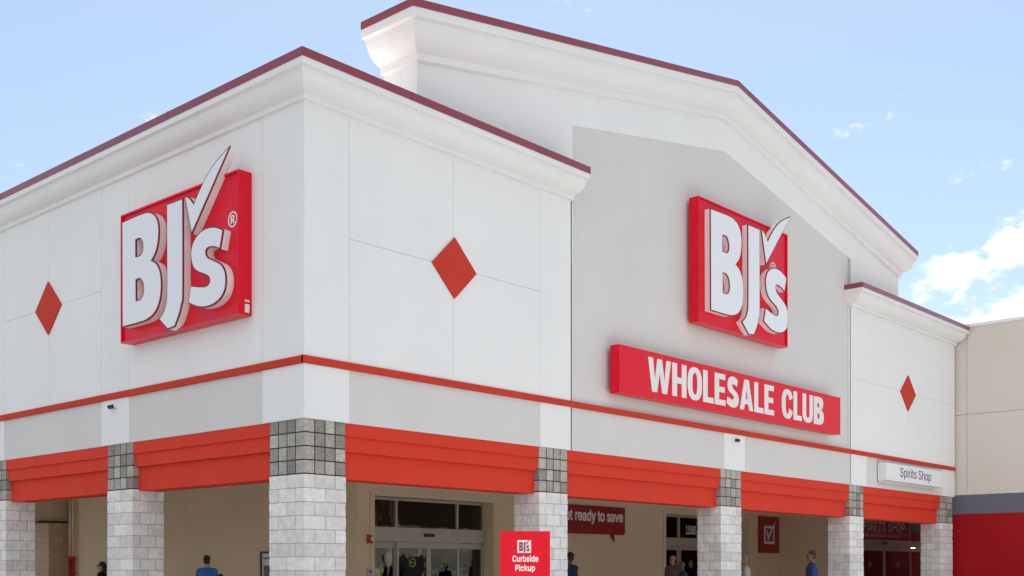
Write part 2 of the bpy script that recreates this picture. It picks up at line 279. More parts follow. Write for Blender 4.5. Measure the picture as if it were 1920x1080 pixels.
import json
LETTERS = json.loads('''{"Spirits Shop":[[1202,4,1286,0,1334,28,1336,239,1364,285,1448,237,1529,213,1691,204,1849,239,1974,312,2027,379,2049,496,2030,613,1946,707,1853,755,1731,787,1529,785,1448,759,1367,714,1305,777,1202,777,1185,730,1185,51],[9155,4,9254,1,9284,28,9295,272,9335,269,9416,229,9497,209,9618,204,9780,232,9913,309,9989,426,9999,520,9958,637,9852,730,9699,783,9497,788,9384,754,9295,703,9254,779,9173,782,9133,765,9124,51,9125,28],[298,215,397,204,558,204,720,230,801,258,882,307,939,379,936,473,901,520,841,561,680,615,316,681,235,713,194,754,193,801,235,852,316,884,437,903,558,898,639,880,711,848,761,796,801,784,882,784,919,801,884,871,820,918,680,969,599,980,477,990,316,976,194,948,95,894,25,801,33,730,65,684,113,649,316,582,639,527,728,496,777,449,768,379,720,344,599,300,518,292,316,304,203,356,154,409,113,420,32,419,0,403,3,379,54,309,154,251],[4034,215,4198,215,4217,239,4198,287,4077,294,4029,309,4005,379,4009,684,4037,700,4177,707,4206,730,4206,754,4177,777,4037,785,4009,801,4005,871,4004,894,3974,918,3867,918,3845,894,3840,801,3794,784,3713,779,3694,730,3713,705,3794,701,3840,684,3845,356,3871,285,3940,239],[4594,215,4684,204,4846,209,4967,234,5035,262,5100,309,5117,403,5089,449,5048,477,5007,497,4886,525,4643,561,4573,590,4551,613,4562,662,4603,688,4684,710,4846,704,4905,684,4967,639,5088,657,5083,684,5027,730,4967,761,4886,782,4684,789,4603,779,4462,730,4393,660,4394,590,4471,520,4562,487,4886,433,4942,403,4954,379,4938,332,4886,307,4724,282,4603,302,4482,369,4381,356,4373,332,4410,285,4498,239],[6100,215,6221,204,6383,205,6544,237,6616,262,6692,309,6754,403,6753,449,6728,496,6636,566,6463,621,6140,676,6051,707,6000,754,6011,824,6059,859,6180,898,6261,905,6463,878,6522,848,6585,786,6706,786,6722,824,6628,918,6498,965,6423,978,6302,988,6068,965,5938,916,5875,871,5840,824,5838,730,5875,684,5938,642,6099,589,6463,522,6544,491,6585,449,6586,403,6552,356,6512,332,6423,304,6302,291,6140,301,6059,325,5938,419,5816,416,5800,403,5806,379,5890,285,6019,232],[8319,215,8486,204,8648,229,8776,285,8867,379,8899,473,8898,543,8869,613,8812,684,8743,730,8607,775,8526,788,8364,788,8243,763,8122,705,8028,613,8010,473,8032,379,8081,321,8162,267,8243,232],[2280,239,2297,224,2338,221,2419,224,2436,239,2439,730,2422,777,2297,779,2279,754],[2715,239,2742,223,2783,221,2823,222,2869,239,2882,613,2925,660,2985,686,3191,707,3203,777,3147,789,3026,782,2904,734,2823,782,2742,781,2713,754],[3384,239,3430,222,3470,221,3511,223,3538,239,3542,730,3519,777,3430,782,3382,754],[6984,239,7030,222,7070,221,7111,223,7138,239,7143,566,7176,637,7248,684,7394,711,7515,692,7597,637,7616,590,7616,262,7636,224,7758,224,7775,239,7778,543,7758,660,7717,713,7636,761,7515,788,7353,787,7151,722,7136,965,7070,976,6989,967],[1489,304,1408,346,1359,403,1336,496,1354,590,1408,651,1489,693,1610,712,1731,694,1812,655,1872,590,1898,496,1870,403,1812,339,1731,302,1610,291],[8324,302,8227,356,8186,403,8171,520,8200,613,8252,660,8324,693,8445,712,8567,696,8650,660,8701,613,8736,543,8736,449,8700,379,8640,332,8567,300,8445,291],[9456,298,9376,328,9319,379,9276,496,9288,566,9333,637,9416,688,9537,711,9618,705,9708,684,9802,613,9840,520,9823,426,9780,362,9696,309,9618,292],[2290,894,2338,883,2427,894,2467,941,2458,965,2422,988,2378,999,2295,988,2251,941],[3399,894,3430,884,3511,886,3551,909,3570,941,3562,965,3526,988,3470,999,3390,982,3360,941,3366,918]],"Get ready to save":[[4924,17,5020,0,5129,12,5210,56,5265,130,5546,719,5556,763,5537,803,5509,811,5401,810,5373,798,5335,741,5249,543,5210,483,5198,500,5076,763,5047,798,5020,810,4911,811,4884,803,4867,785,4874,719,5096,236,5083,192,5047,158,4966,156,4939,137,4910,61,4908,39],[3702,192,3743,188,3879,214,4015,203,4076,214,4090,258,4089,587,4078,675,4036,741,3971,785,3879,812,3824,817,3743,817,3634,794,3553,751,3502,697,3486,653,3491,631,3526,609,3580,597,3661,596,3716,646,3770,664,3824,663,3879,631,3884,609,3852,598,3689,577,3634,580,3621,565,3520,521,3474,456,3465,346,3501,280,3553,232,3607,208],[6611,192,6759,208,6862,258,6911,302,6953,368,6981,478,6982,521,6958,631,6900,719,6841,767,6787,791,6678,817,6542,811,6406,754,6344,697,6317,653,6284,543,6296,412,6352,304,6406,254,6460,224,6515,205],[7617,192,7765,205,7874,254,7930,324,7955,390,7916,478,7868,521,7792,556,7575,612,7565,631,7575,646,7629,667,7656,668,7705,653,7765,597,7874,604,7901,613,7917,631,7912,697,7846,769,7738,811,7629,818,7548,811,7493,794,7412,749,7373,697,7353,609,7376,543,7439,485,7520,451,7705,412,7728,390,7722,368,7656,342,7602,345,7554,368,7518,412,7466,423,7357,401,7338,368,7357,307,7412,248,7493,210],[8206,192,8254,189,8390,221,8444,204,8526,204,8567,214,8586,258,8582,653,8526,749,8467,785,8390,811,8308,818,8200,811,8091,775,8037,736,7999,697,7990,653,7996,631,8037,605,8145,593,8227,654,8254,662,8336,661,8377,631,8379,609,8363,599,8145,579,8064,545,7997,500,7970,456,7958,368,7970,324,8010,265,8045,236,8118,205],[9655,192,9803,205,9912,254,9974,324,9980,390,9912,418,9830,424,9749,360,9667,342,9588,368,9544,412,9540,434,9586,445,9966,448,9997,478,9999,565,9987,609,9974,653,9912,736,9830,787,9749,812,9613,816,9531,797,9456,763,9395,712,9355,653,9330,587,9328,434,9358,346,9410,280,9477,235,9559,204],[282,214,373,198,509,198,591,210,645,230,726,271,782,324,849,456,845,609,815,631,482,636,455,631,428,609,421,543,432,500,482,483,618,481,631,456,619,434,563,383,482,357,373,361,292,401,226,478,205,543,201,609,228,719,279,785,311,807,400,839,509,833,592,785,645,711,699,692,808,697,835,719,841,741,809,829,732,916,645,962,563,989,455,999,319,991,237,967,129,903,63,829,19,741,0,631,7,500,36,412,118,302,183,254],[1097,214,1188,197,1379,207,1485,258,1529,302,1554,346,1542,396,1433,424,1379,413,1324,361,1243,342,1161,364,1129,390,1108,434,1134,444,1542,448,1573,478,1574,521,1528,697,1406,786,1297,816,1188,817,1080,791,998,745,936,675,906,609,896,543,903,412,961,302,1007,258],[1757,214,1841,200,1922,200,1976,209,1995,236,1976,325,1949,346,1868,353,1852,368,1850,653,1964,675,1980,697,1983,741,1976,785,1949,807,1868,813,1849,829,1847,872,1841,916,1813,938,1678,938,1650,916,1642,829,1623,813,1569,803,1549,763,1553,675,1641,653,1645,368,1670,280,1716,236],[2370,214,2438,203,2493,204,2527,214,2541,258,2542,543,2562,609,2581,631,2629,653,2737,662,2760,675,2770,697,2768,785,2737,815,2629,817,2547,795,2493,811,2411,811,2384,807,2357,785,2351,258],[2972,214,3064,197,3254,207,3360,258,3431,346,3417,396,3308,424,3254,413,3199,361,3118,342,3036,366,3004,390,2983,434,3009,444,3417,448,3450,478,3450,521,3428,631,3392,697,3353,741,3281,786,3172,816,3064,817,2955,791,2873,745,2810,675,2781,609,2774,434,2792,375,2836,302,2882,258],[4337,214,4422,198,4558,201,4613,220,4694,204,4776,204,4803,209,4822,236,4822,960,4803,988,4776,993,4667,992,4642,982,4628,960,4626,829,4613,796,4531,816,4477,818,4395,812,4341,797,4286,771,4232,729,4167,631,4144,500,4172,368,4230,280,4259,254],[6050,214,6134,200,6216,200,6270,209,6289,236,6270,325,6243,346,6162,353,6145,368,6144,653,6257,675,6274,697,6276,741,6270,785,6243,807,6162,813,6143,829,6141,872,6134,916,6107,938,5971,938,5944,916,5936,829,5917,813,5863,803,5842,763,5844,697,5855,675,5934,653,5939,368,5964,280,6010,236],[8882,214,8906,204,9015,204,9042,206,9069,226,9314,741,9314,785,9287,807,9178,811,9124,792,9006,543,8988,503,8961,490,8836,763,8798,803,8770,811,8662,810,8625,785,8624,741,8653,675],[3743,342,3677,368,3671,390,3684,412,3743,434,3824,445,3879,446,3890,434,3867,390,3824,357],[4477,343,4422,364,4372,412,4355,456,4348,521,4366,587,4395,627,4449,660,4504,664,4558,646,4598,609,4621,565,4626,478,4618,434,4585,385,4558,364],[6624,342,6569,358,6515,403,6482,500,6504,587,6537,631,6573,653,6624,664,6678,658,6732,625,6769,565,6779,500,6766,434,6737,390,6705,364],[8227,343,8172,368,8164,390,8173,404,8200,423,8308,444,8363,446,8380,434,8368,390,8308,354],[1134,584,1123,609,1188,659,1243,664,1297,651,1329,631,1343,609,1335,587],[3009,584,2998,609,3064,659,3118,664,3172,651,3204,631,3218,609,3210,587],[9559,585,9550,609,9613,657,9667,664,9723,653,9774,609,9766,587]],"Curbside":[[578,21,860,1,1014,8,1167,36,1306,74,1413,128,1547,235,1585,343,1526,379,1270,379,1219,355,1116,257,962,208,860,195,757,199,603,234,492,289,434,343,390,423,388,557,428,638,526,718,655,774,808,792,1014,773,1137,718,1216,638,1270,622,1526,622,1569,638,1586,692,1504,799,1396,879,1219,944,1116,969,860,993,552,969,406,933,193,836,70,718,22,638,0,477,18,369,75,262,190,155,286,101,450,45],[2073,21,2142,9,2347,7,2552,36,2706,14,2860,17,2911,33,2936,101,2936,692,2911,743,2860,757,2655,758,2603,752,2567,718,2548,289,2504,235,2398,198,2296,196,2193,225,2131,316,2126,718,2090,752,2039,758,1834,757,1783,743,1757,692,1774,208,1831,128,1885,88,1988,40],[3219,21,3424,15,3475,21,3526,47,3551,504,3648,557,3731,570,3885,572,3936,586,3959,611,3960,718,3939,745,3834,765,3629,756,3526,738,3424,758,3219,755,3160,718,3157,74,3167,47],[4128,21,4295,14,4449,34,4654,1,4911,12,5116,69,5240,155,5287,208,5333,316,5329,477,5287,557,5239,611,5119,692,4911,752,4706,764,4552,756,4449,735,4424,772,4421,933,4398,958,4295,973,4142,972,4090,958,4065,906,4065,74,4072,47],[5743,21,5988,0,6244,14,6449,69,6556,155,6575,182,6576,289,6500,380,6347,435,5936,498,5872,530,5936,571,6039,578,6141,562,6244,496,6295,490,6398,497,6543,530,6560,557,6515,638,6438,692,6295,736,6193,758,6039,765,5834,754,5604,692,5505,611,5490,477,5577,384,5687,343,5834,310,6141,270,6191,235,6141,201,5988,188,5885,201,5782,272,5731,281,5577,275,5475,249,5454,182,5526,103,5577,69],[6809,21,7064,21,7116,47,7126,74,7127,692,7123,718,7064,757,6962,771,6859,767,6808,757,6750,718,6746,74,6757,47],[7675,21,7885,0,8090,13,8193,35,8295,16,8449,15,8500,21,8551,47,8559,933,8500,970,8244,970,8185,933,8180,772,8159,745,7885,765,7680,747,7526,702,7450,665,7318,530,7282,369,7303,262,7352,182,7408,128,7500,74],[9141,21,9321,1,9577,8,9731,39,9881,101,9951,155,9972,208,9962,235,9885,269,9680,283,9526,203,9372,188,9269,198,9218,217,9147,262,9137,289,9218,302,9577,302,9731,291,9936,306,9994,343,9999,450,9957,557,9843,665,9716,718,9577,751,9372,765,9218,758,9064,727,8910,670,8804,584,8745,504,8735,289,8779,208,8901,101,8962,69],[4603,198,4501,246,4439,316,4424,369,4439,450,4501,523,4567,557,4654,574,4757,572,4859,536,4932,477,4950,369,4931,289,4808,204,4706,189],[7834,198,7747,235,7693,289,7656,369,7671,450,7711,504,7797,557,7885,574,7987,572,8090,543,8163,477,8181,396,8163,289,8110,235,8039,201,7936,189],[9167,491,9152,504,9179,530,9269,568,9423,574,9526,544,9579,504,9526,484],[6788,799,6859,778,6962,773,7064,789,7116,816,7148,853,7153,906,7119,960,7068,987,7013,999,6859,999,6748,960,6725,933,6721,853]],"Pickup":[[8285,17,8441,0,8649,1,8753,17,8788,199,8857,204,9065,187,9343,190,9661,234,9848,299,9984,408,9999,560,9925,647,9805,712,9620,768,9343,803,8996,803,8788,781,8649,793,8372,793,8285,778],[3439,191,3727,187,4005,210,4213,252,4372,321,4403,364,4370,408,4143,431,4005,430,3797,355,3658,339,3450,352,3292,408,3232,495,3272,560,3335,604,3450,639,3589,657,3727,648,3838,625,3931,582,4005,569,4213,573,4351,590,4387,604,4395,647,4294,712,4143,757,4005,784,3797,803,3450,803,3242,784,2965,723,2820,647,2753,582,2722,495,2753,408,2820,343,3034,249,3242,210],[34,212,192,201,400,202,488,212,522,256,525,430,575,451,1232,469,1419,495,1591,538,1744,625,1769,756,1731,821,1563,908,1355,951,1093,977,122,977,53,969,12,951,0,256],[2044,212,2133,202,2410,203,2479,214,2510,234,2497,778,2341,797,2133,796,2029,778,2010,256],[4679,212,4837,201,5044,204,5081,212,5124,234,5134,386,5183,410,5335,364,5738,207,6084,201,6223,214,6254,234,6227,278,5725,473,5625,517,5609,538,6154,717,6202,756,6154,788,5738,793,5635,778,5183,634,5137,647,5130,669,5114,951,5044,973,4975,978,4698,969,4656,951,4645,908,4645,256],[6743,212,6986,196,7263,198,7471,220,7609,202,7817,202,7924,212,7972,256,7972,734,7944,778,7887,791,7748,794,7540,791,7483,778,7455,734,7455,451,7414,386,7332,361,7194,346,7055,351,6986,366,6906,408,6883,451,6865,778,6708,794,6500,793,6431,784,6398,756,6398,364,6507,278,6639,230],[9065,342,8941,364,8830,408,8775,473,8773,517,8824,582,8913,625,9065,654,9204,654,9343,630,9412,601,9495,517,9495,473,9439,408,9343,369,9204,342],[538,621,525,799,575,821,954,825,1148,799,1234,756,1263,712,1232,676,1162,643,1024,615,885,609,608,609],[2123,821,2202,804,2341,804,2538,865,2559,930,2492,973,2410,988,2341,998,2202,999,2064,982,1988,951,1962,930,1975,865]],"13585":[[44,22,1439,16,1512,19,1563,51,1552,138,1512,150,1075,154,1028,167,1017,948,998,977,929,990,710,991,564,985,54,829,43,716,127,687,564,799,618,774,621,196,611,167,564,154,54,150,14,138,0,109,3,51],[2472,22,2750,1,3115,13,3434,80,3646,196,3676,340,3580,456,3333,546,3004,601,3101,659,3564,861,3576,977,3479,991,2167,990,2098,977,2079,948,2098,861,2167,848,2896,846,2987,832,2506,601,2508,485,2605,471,2896,466,3115,432,3207,398,3289,311,3273,254,3173,196,3042,161,2823,146,2605,158,2464,196,2313,295,2022,295,1981,283,1993,196,2067,138,2240,67],[4617,22,5009,1,5228,15,5373,40,5665,150,5772,254,5787,340,5742,456,5626,543,5446,614,5155,664,4936,668,4645,647,4617,659,4671,832,4790,847,5592,848,5661,861,5680,890,5661,977,5592,990,4790,991,4426,991,4328,977,4181,514,4219,485,4426,471,4572,480,4790,520,4936,525,5082,514,5212,485,5300,448,5386,369,5389,311,5348,254,5261,196,5082,153,4936,146,4790,155,4645,190,4499,292,4280,297,4167,283,4177,196,4251,138,4374,80],[6722,22,7122,0,7340,9,7559,40,7791,109,7935,225,7935,340,7885,398,7791,456,7639,514,7645,543,7806,630,7862,716,7813,832,7668,919,7449,977,7195,999,6758,986,6612,957,6433,890,6320,792,6308,688,6393,605,6523,543,6523,514,6371,456,6280,398,6216,283,6234,225,6285,167,6393,103,6561,51],[8843,22,9235,1,9453,15,9599,40,9891,150,9977,225,9999,283,9999,398,9968,456,9852,543,9672,614,9381,664,9162,668,8870,647,8843,659,8897,832,9016,847,9818,848,9887,861,9906,890,9887,977,9818,990,9016,991,8652,991,8554,977,8407,514,8445,485,8652,471,8798,480,9016,520,9162,525,9308,514,9438,485,9526,448,9611,369,9615,311,9574,254,9487,196,9308,153,9162,146,9016,155,8870,190,8725,292,8506,297,8393,283,8403,196,8476,138,8600,80],[6830,164,6658,225,6631,311,6680,369,6758,403,6903,436,7122,445,7304,427,7427,398,7521,340,7540,283,7507,225,7413,182,7268,153,7049,145],[6976,593,6830,618,6751,659,6704,716,6722,774,6830,834,7049,866,7154,861,7335,832,7413,799,7460,745,7449,688,7355,630,7268,608,7122,587]],"SPIRITS SHOP":[[234,21,349,1,439,1,558,15,618,36,678,67,738,116,803,237,799,372,777,426,708,501,588,562,319,637,249,696,248,723,295,777,409,808,513,777,545,750,588,679,618,665,738,664,768,674,786,696,787,750,747,858,678,924,588,968,439,999,349,998,229,971,122,912,68,858,37,804,30,642,49,592,92,534,229,451,498,378,576,318,570,264,528,224,468,199,409,193,349,197,289,219,240,264,199,331,19,331,4,318,0,264,10,210,37,156,116,75],[978,21,1097,15,1127,21,1157,48,1167,318,1187,336,1427,340,1547,381,1642,453,1704,588,1709,723,1669,831,1598,912,1517,954,1427,978,1008,986,953,966,941,912,941,75,948,48],[1829,21,2265,15,2295,17,2336,48,2333,183,2295,202,2205,206,2184,237,2182,264,2185,777,2205,795,2295,800,2336,831,2340,939,2325,973,2265,987,1876,987,1816,979,1801,966,1798,831,1816,809,1846,799,1936,794,1951,750,1950,237,1936,207,1846,202,1801,183,1798,48],[2505,21,2625,15,2655,21,2685,48,2695,345,2745,358,2804,358,2846,345,3044,25,3074,16,3194,15,3254,33,3268,75,3257,102,3092,372,3089,399,3164,460,3208,534,3236,642,3229,750,3178,858,3104,925,2984,975,2864,986,2535,986,2480,966,2468,912,2469,75,2475,48],[3356,21,3823,16,3853,25,3871,48,3868,183,3823,202,3733,206,3711,237,3710,264,3712,777,3733,795,3840,804,3871,831,3875,939,3853,979,3403,987,3344,979,3329,966,3326,831,3344,809,3373,799,3463,795,3484,777,3486,750,3485,237,3463,206,3373,202,3329,183,3326,48],[4285,21,4422,16,4452,25,4470,48,4477,777,4512,797,4751,804,4781,831,4787,858,4787,939,4776,966,4751,982,4482,987,4002,986,3972,979,3951,939,3955,831,3972,809,4002,799,4212,797,4246,777,4250,75,4254,48],[5097,21,5260,0,5440,20,5500,40,5590,97,5661,210,5673,318,5658,399,5590,492,5440,569,5200,631,5140,664,5120,696,5119,723,5140,762,5200,794,5260,809,5380,779,5415,750,5438,696,5470,669,5590,663,5620,669,5649,696,5650,777,5592,885,5521,939,5410,981,5320,998,5230,998,5087,966,4961,890,4896,777,4887,696,4895,642,4961,529,5111,447,5376,372,5447,318,5449,291,5410,232,5350,204,5260,193,5200,201,5140,226,5108,264,5088,318,5051,337,4931,338,4876,318,4865,291,4870,237,4925,129,4991,69],[6413,21,6458,8,6608,0,6698,8,6788,33,6907,107,6974,210,6979,372,6907,485,6758,566,6488,641,6430,696,6429,723,6474,777,6578,808,6691,777,6728,744,6758,686,6788,669,6907,663,6937,669,6967,696,6973,723,6952,804,6907,879,6832,939,6728,981,6638,998,6548,999,6398,967,6279,892,6247,858,6208,777,6207,642,6247,561,6279,526,6428,444,6691,372,6757,318,6761,291,6747,264,6698,219,6638,197,6578,193,6518,199,6458,224,6417,264,6394,318,6368,334,6249,338,6189,325,6176,264,6217,156,6308,64],[7160,21,7297,17,7338,48,7345,399,7387,412,7746,410,7761,372,7765,48,7806,17,7926,16,7956,25,7974,48,7979,102,7971,966,7956,979,7896,987,7806,985,7768,966,7758,615,7716,601,7357,604,7342,642,7334,966,7267,987,7177,986,7132,966,7125,75,7129,48],[8461,21,8525,8,8704,8,8854,60,8979,156,9034,243,9074,345,9086,426,9085,588,9071,669,9036,750,8937,885,8854,940,8734,981,8644,998,8555,997,8435,974,8375,947,8285,890,8225,829,8189,777,8144,669,8123,561,8121,453,8165,270,8216,183,8285,108,8345,67],[9266,21,9393,15,9423,21,9453,48,9462,318,9483,336,9693,339,9783,359,9870,399,9932,455,9994,588,9999,696,9971,804,9902,898,9812,950,9723,978,9303,987,9236,966,9229,75,9233,48],[8555,204,8495,226,8441,264,8375,351,8345,507,8361,615,8403,696,8465,756,8525,788,8644,796,8704,782,8756,750,8827,669,8860,588,8868,453,8836,345,8800,291,8734,232,8644,200],[1187,522,1168,534,1164,561,1167,777,1187,795,1307,797,1397,785,1427,768,1469,723,1480,669,1476,615,1441,561,1367,529],[9483,522,9464,534,9460,561,9462,777,9483,795,9603,796,9693,782,9723,763,9761,723,9771,669,9765,615,9728,561,9663,530],[2715,549,2695,561,2692,588,2694,777,2715,795,2834,797,2924,785,2954,768,2984,744,3006,696,3005,642,2977,588,2894,550]],"NO MEMBERSHIP REQUIRED":[[7617,5,7684,0,7701,7,7707,32,7703,58,7658,163,7661,190,7706,295,7723,374,7736,532,7721,716,7681,847,7652,905,7604,961,7571,984,7523,998,7410,990,7361,960,7300,874,7264,791,7245,716,7236,637,7236,453,7255,321,7279,242,7305,190,7377,103,7458,72,7571,83],[15,84,85,80,103,111,105,611,106,637,117,660,343,92,376,78,443,84,453,137,453,926,449,979,440,990,376,992,354,979,351,453,343,403,113,979,85,992,20,991,4,979,0,137,1,111],[708,84,748,72,812,73,877,103,909,129,979,242,1010,347,1026,532,1011,716,991,795,945,900,901,953,861,984,812,998,731,998,699,990,650,955,618,920,576,847,548,768,532,689,525,611,526,453,534,374,552,295,612,163,667,103],[1299,84,1362,79,1378,86,1386,111,1386,532,1394,611,1518,111,1534,84,1556,78,1605,85,1621,121,1734,582,1745,558,1746,532,1747,111,1766,80,1836,84,1850,111,1851,137,1851,584,1846,979,1831,991,1734,990,1713,953,1572,364,1550,426,1416,979,1394,992,1297,988,1289,953,1289,137],[1955,84,2267,78,2284,81,2295,111,2296,190,2293,216,2284,227,2057,230,2040,242,2037,269,2041,455,2057,465,2267,470,2276,532,2275,584,2267,609,2057,618,2041,631,2041,827,2057,840,2284,844,2295,874,2296,953,2293,979,2284,990,1976,992,1945,979,1940,137,1941,111],[2383,84,2445,79,2462,86,2469,111,2470,532,2478,611,2602,111,2618,84,2639,78,2688,85,2704,121,2817,582,2828,558,2829,532,2831,111,2850,80,2920,84,2933,111,2934,137,2934,584,2930,979,2914,991,2817,990,2796,953,2656,364,2633,426,2500,979,2478,992,2381,988,2373,953,2373,137],[3038,84,3238,79,3319,98,3367,135,3402,190,3422,269,3421,426,3406,479,3362,558,3402,663,3407,716,3403,795,3386,874,3335,955,3270,991,3060,992,3028,979,3024,137,3025,111],[3507,84,3820,78,3841,84,3855,111,3852,213,3836,228,3610,231,3599,242,3597,269,3599,453,3626,466,3820,468,3829,479,3832,505,3831,584,3822,611,3610,619,3598,637,3597,663,3598,821,3610,839,3820,841,3836,844,3847,874,3848,953,3845,979,3836,990,3529,992,3497,979,3493,137,3494,111],[3944,84,4016,84,4025,111,4028,400,4062,413,4111,413,4131,400,4224,115,4240,85,4326,84,4340,111,4337,137,4244,426,4246,453,4305,557,4324,689,4322,742,4305,847,4256,938,4224,967,4176,990,3965,992,3934,979,3929,137,3930,111],[4497,84,4531,72,4628,72,4693,101,4741,158,4777,242,4786,347,4780,426,4750,505,4707,558,4661,593,4531,655,4489,716,4489,768,4496,795,4515,823,4564,852,4596,852,4644,823,4693,724,4758,723,4774,738,4776,795,4744,900,4708,953,4661,989,4547,999,4499,987,4434,928,4397,847,4383,716,4396,637,4418,583,4459,532,4499,500,4642,426,4682,374,4684,321,4661,264,4628,234,4580,222,4531,234,4499,264,4467,358,4386,365,4375,347,4374,295,4381,242,4399,190,4453,111],[4869,84,4936,80,4954,111,4957,453,4968,471,4984,473,5178,472,5194,458,5199,111,5210,81,5291,86,5299,137,5299,953,5291,988,5227,992,5201,979,5194,634,5178,624,4984,624,4958,637,4951,979,4919,992,4871,990,4862,979,4858,137],[5370,84,5631,86,5638,111,5636,216,5548,242,5546,795,5550,827,5566,840,5631,848,5638,874,5639,953,5636,979,5615,992,5388,992,5363,979,5361,874,5370,847,5437,839,5448,821,5449,795,5447,242,5437,231,5372,227,5363,216,5361,111],[5714,84,5793,86,5800,111,5802,374,5809,391,5938,396,5987,416,6035,461,6072,532,6090,611,6091,768,6074,847,6036,926,6003,962,5938,991,5728,992,5706,979,5704,137],[6369,84,6442,84,6451,111,6454,400,6488,413,6536,413,6557,400,6666,86,6752,84,6765,111,6763,137,6669,426,6672,453,6710,505,6730,554,6750,663,6748,768,6722,874,6682,941,6617,985,6585,992,6391,992,6359,979,6355,137,6356,111],[6829,84,7151,78,7167,81,7178,111,7179,190,7176,216,7167,227,6941,230,6923,242,6921,269,6924,455,6941,465,7151,470,7159,532,7158,584,7151,609,6941,618,6924,631,6924,827,6941,840,7151,842,7167,848,7174,874,7175,953,7167,988,6844,992,6822,979,6819,137],[7948,84,7992,72,8073,72,8137,103,8170,132,8205,190,8235,269,8247,374,8246,953,8243,979,8234,990,8170,991,8154,979,8145,374,8124,295,8089,251,8056,230,7992,232,7959,256,7927,302,7907,374,7903,426,7900,979,7878,992,7814,988,7806,953,7808,321,7825,242,7849,190,7895,124],[8326,84,8558,78,8574,81,8585,111,8583,216,8574,227,8509,232,8501,269,8502,821,8509,838,8574,844,8585,874,8583,979,8558,992,8347,992,8316,979,8315,865,8331,843,8380,840,8396,827,8400,795,8397,242,8316,216,8312,111],[8665,84,8738,84,8747,111,8750,400,8784,413,8832,413,8853,400,8962,85,9048,84,9061,111,9059,137,8965,426,8968,453,9007,505,9027,554,9046,663,9044,768,9028,847,8990,926,8962,958,8897,990,8687,992,8655,979,8651,137,8652,111],[9126,84,9447,78,9463,81,9475,111,9475,190,9472,216,9463,227,9221,232,9212,269,9212,426,9221,463,9447,470,9455,532,9454,584,9447,609,9221,620,9212,663,9213,821,9221,838,9447,842,9463,848,9471,874,9471,953,9463,988,9140,992,9118,979,9116,137],[9558,84,9722,78,9819,98,9884,143,9949,242,9969,295,9986,374,9999,532,9984,716,9965,795,9932,868,9865,953,9787,990,9576,992,9551,979,9548,137],[731,240,675,295,644,374,622,505,629,637,646,716,699,809,764,849,812,836,837,821,880,768,915,663,927,532,917,426,896,347,871,295,845,261,796,230],[3124,240,3124,458,3141,472,3222,472,3270,460,3302,431,3326,347,3319,295,3302,264,3270,241,3222,230,3141,230],[7442,237,7410,263,7377,308,7340,426,7333,584,7356,716,7410,812,7474,849,7539,829,7587,774,7610,716,7628,637,7632,479,7621,400,7605,347,7587,319,7539,399,7458,403,7447,374,7451,347,7495,242,7474,230],[9657,232,9649,269,9650,821,9657,838,9673,841,9754,840,9799,821,9848,768,9874,716,9889,663,9896,584,9890,426,9868,347,9841,295,9803,257,9722,230],[5809,547,5801,584,5801,795,5809,838,5906,840,5938,832,5970,800,5990,742,5995,689,5988,637,5970,590,5922,549],[4030,579,4030,827,4046,840,4143,840,4192,809,4213,768,4220,716,4213,637,4192,598,4159,574,4111,564,4046,565],[6456,579,6456,827,6472,840,6569,840,6617,812,6640,768,6648,716,6640,637,6628,611,6585,572,6488,564],[8752,579,8752,827,8768,840,8865,840,8913,812,8936,768,8942,716,8936,637,8924,611,8897,583,8849,567,8768,565],[3124,631,3124,827,3141,840,3238,840,3270,828,3286,808,3302,768,3305,716,3289,663,3268,637,3205,617,3141,618]],"R":[[100,21,285,7,1028,0,2143,1,2700,21,2832,327,3258,347,3629,348,4373,347,4853,327,7017,21,7346,5,8089,0,9575,5,9882,21,9999,49,9893,77,7769,382,9159,521,9489,632,9318,798,8460,903,7717,945,6974,973,5488,998,1028,999,285,988,63,965,0,909],[3258,543,2815,576,2886,784,3258,804,4373,805,5859,784,6469,743,6758,687,6682,632,6231,582,5116,547]]}''')
def inside(p, L):
    c = False
    for (x0, y0), (x1, y1) in zip(L, L[1:] + L[:1]):
        if (y0 > p[1]) != (y1 > p[1]) and p[0] < (x1 - x0) * (p[1] - y0) / (y1 - y0) + x0: c = not c
    return c
def add_text(mb, body, width, height, depth, f, *_):
    """Lettering from drawn outlines (grotesque letterforms), scaled to width x height."""
    Ls = [[(a / 9999 * width, b / 999 * height) for a, b in zip(l[::2], l[1::2])] for l in LETTERS[body]]
    ar = [sum(L[i - 1][0] * L[i][1] - L[i][0] * L[i - 1][1] for i in range(len(L))) for L in Ls]
    for L, a in zip(Ls, ar):
        if a > 0: mb.prism([L] + [q for q, b in zip(Ls, ar) if b < 0 and inside(q[0], L)], 0, depth, f)
    return mb
def smooth_loop(pts):           # (u, v) or (u, v, 1) where 1 marks a sharp corner; Catmull-Rom between corners
    n = len(pts); outp = []
    for i in range(n):
        p1, p2 = pts[i], pts[(i + 1) % n]; c1, c2 = len(p1) > 2, len(p2) > 2
        a, b = Vector(p1[:2]), Vector(p2[:2])
        pa = a if c1 else Vector(pts[i - 1][:2]); pb = b if c2 else Vector(pts[(i + 2) % n][:2])
        if c1 and c2: outp.append(tuple(a)); continue
        for k in range(6):
            t = k / 6
            q = .5 * ((2 * a) + (b - pa) * t + (2 * pa - 5 * a + 4 * b - pb) * t * t + (-pa + 3 * a - 3 * b + pb) * t ** 3)
            outp.append(tuple(q))
    return outp
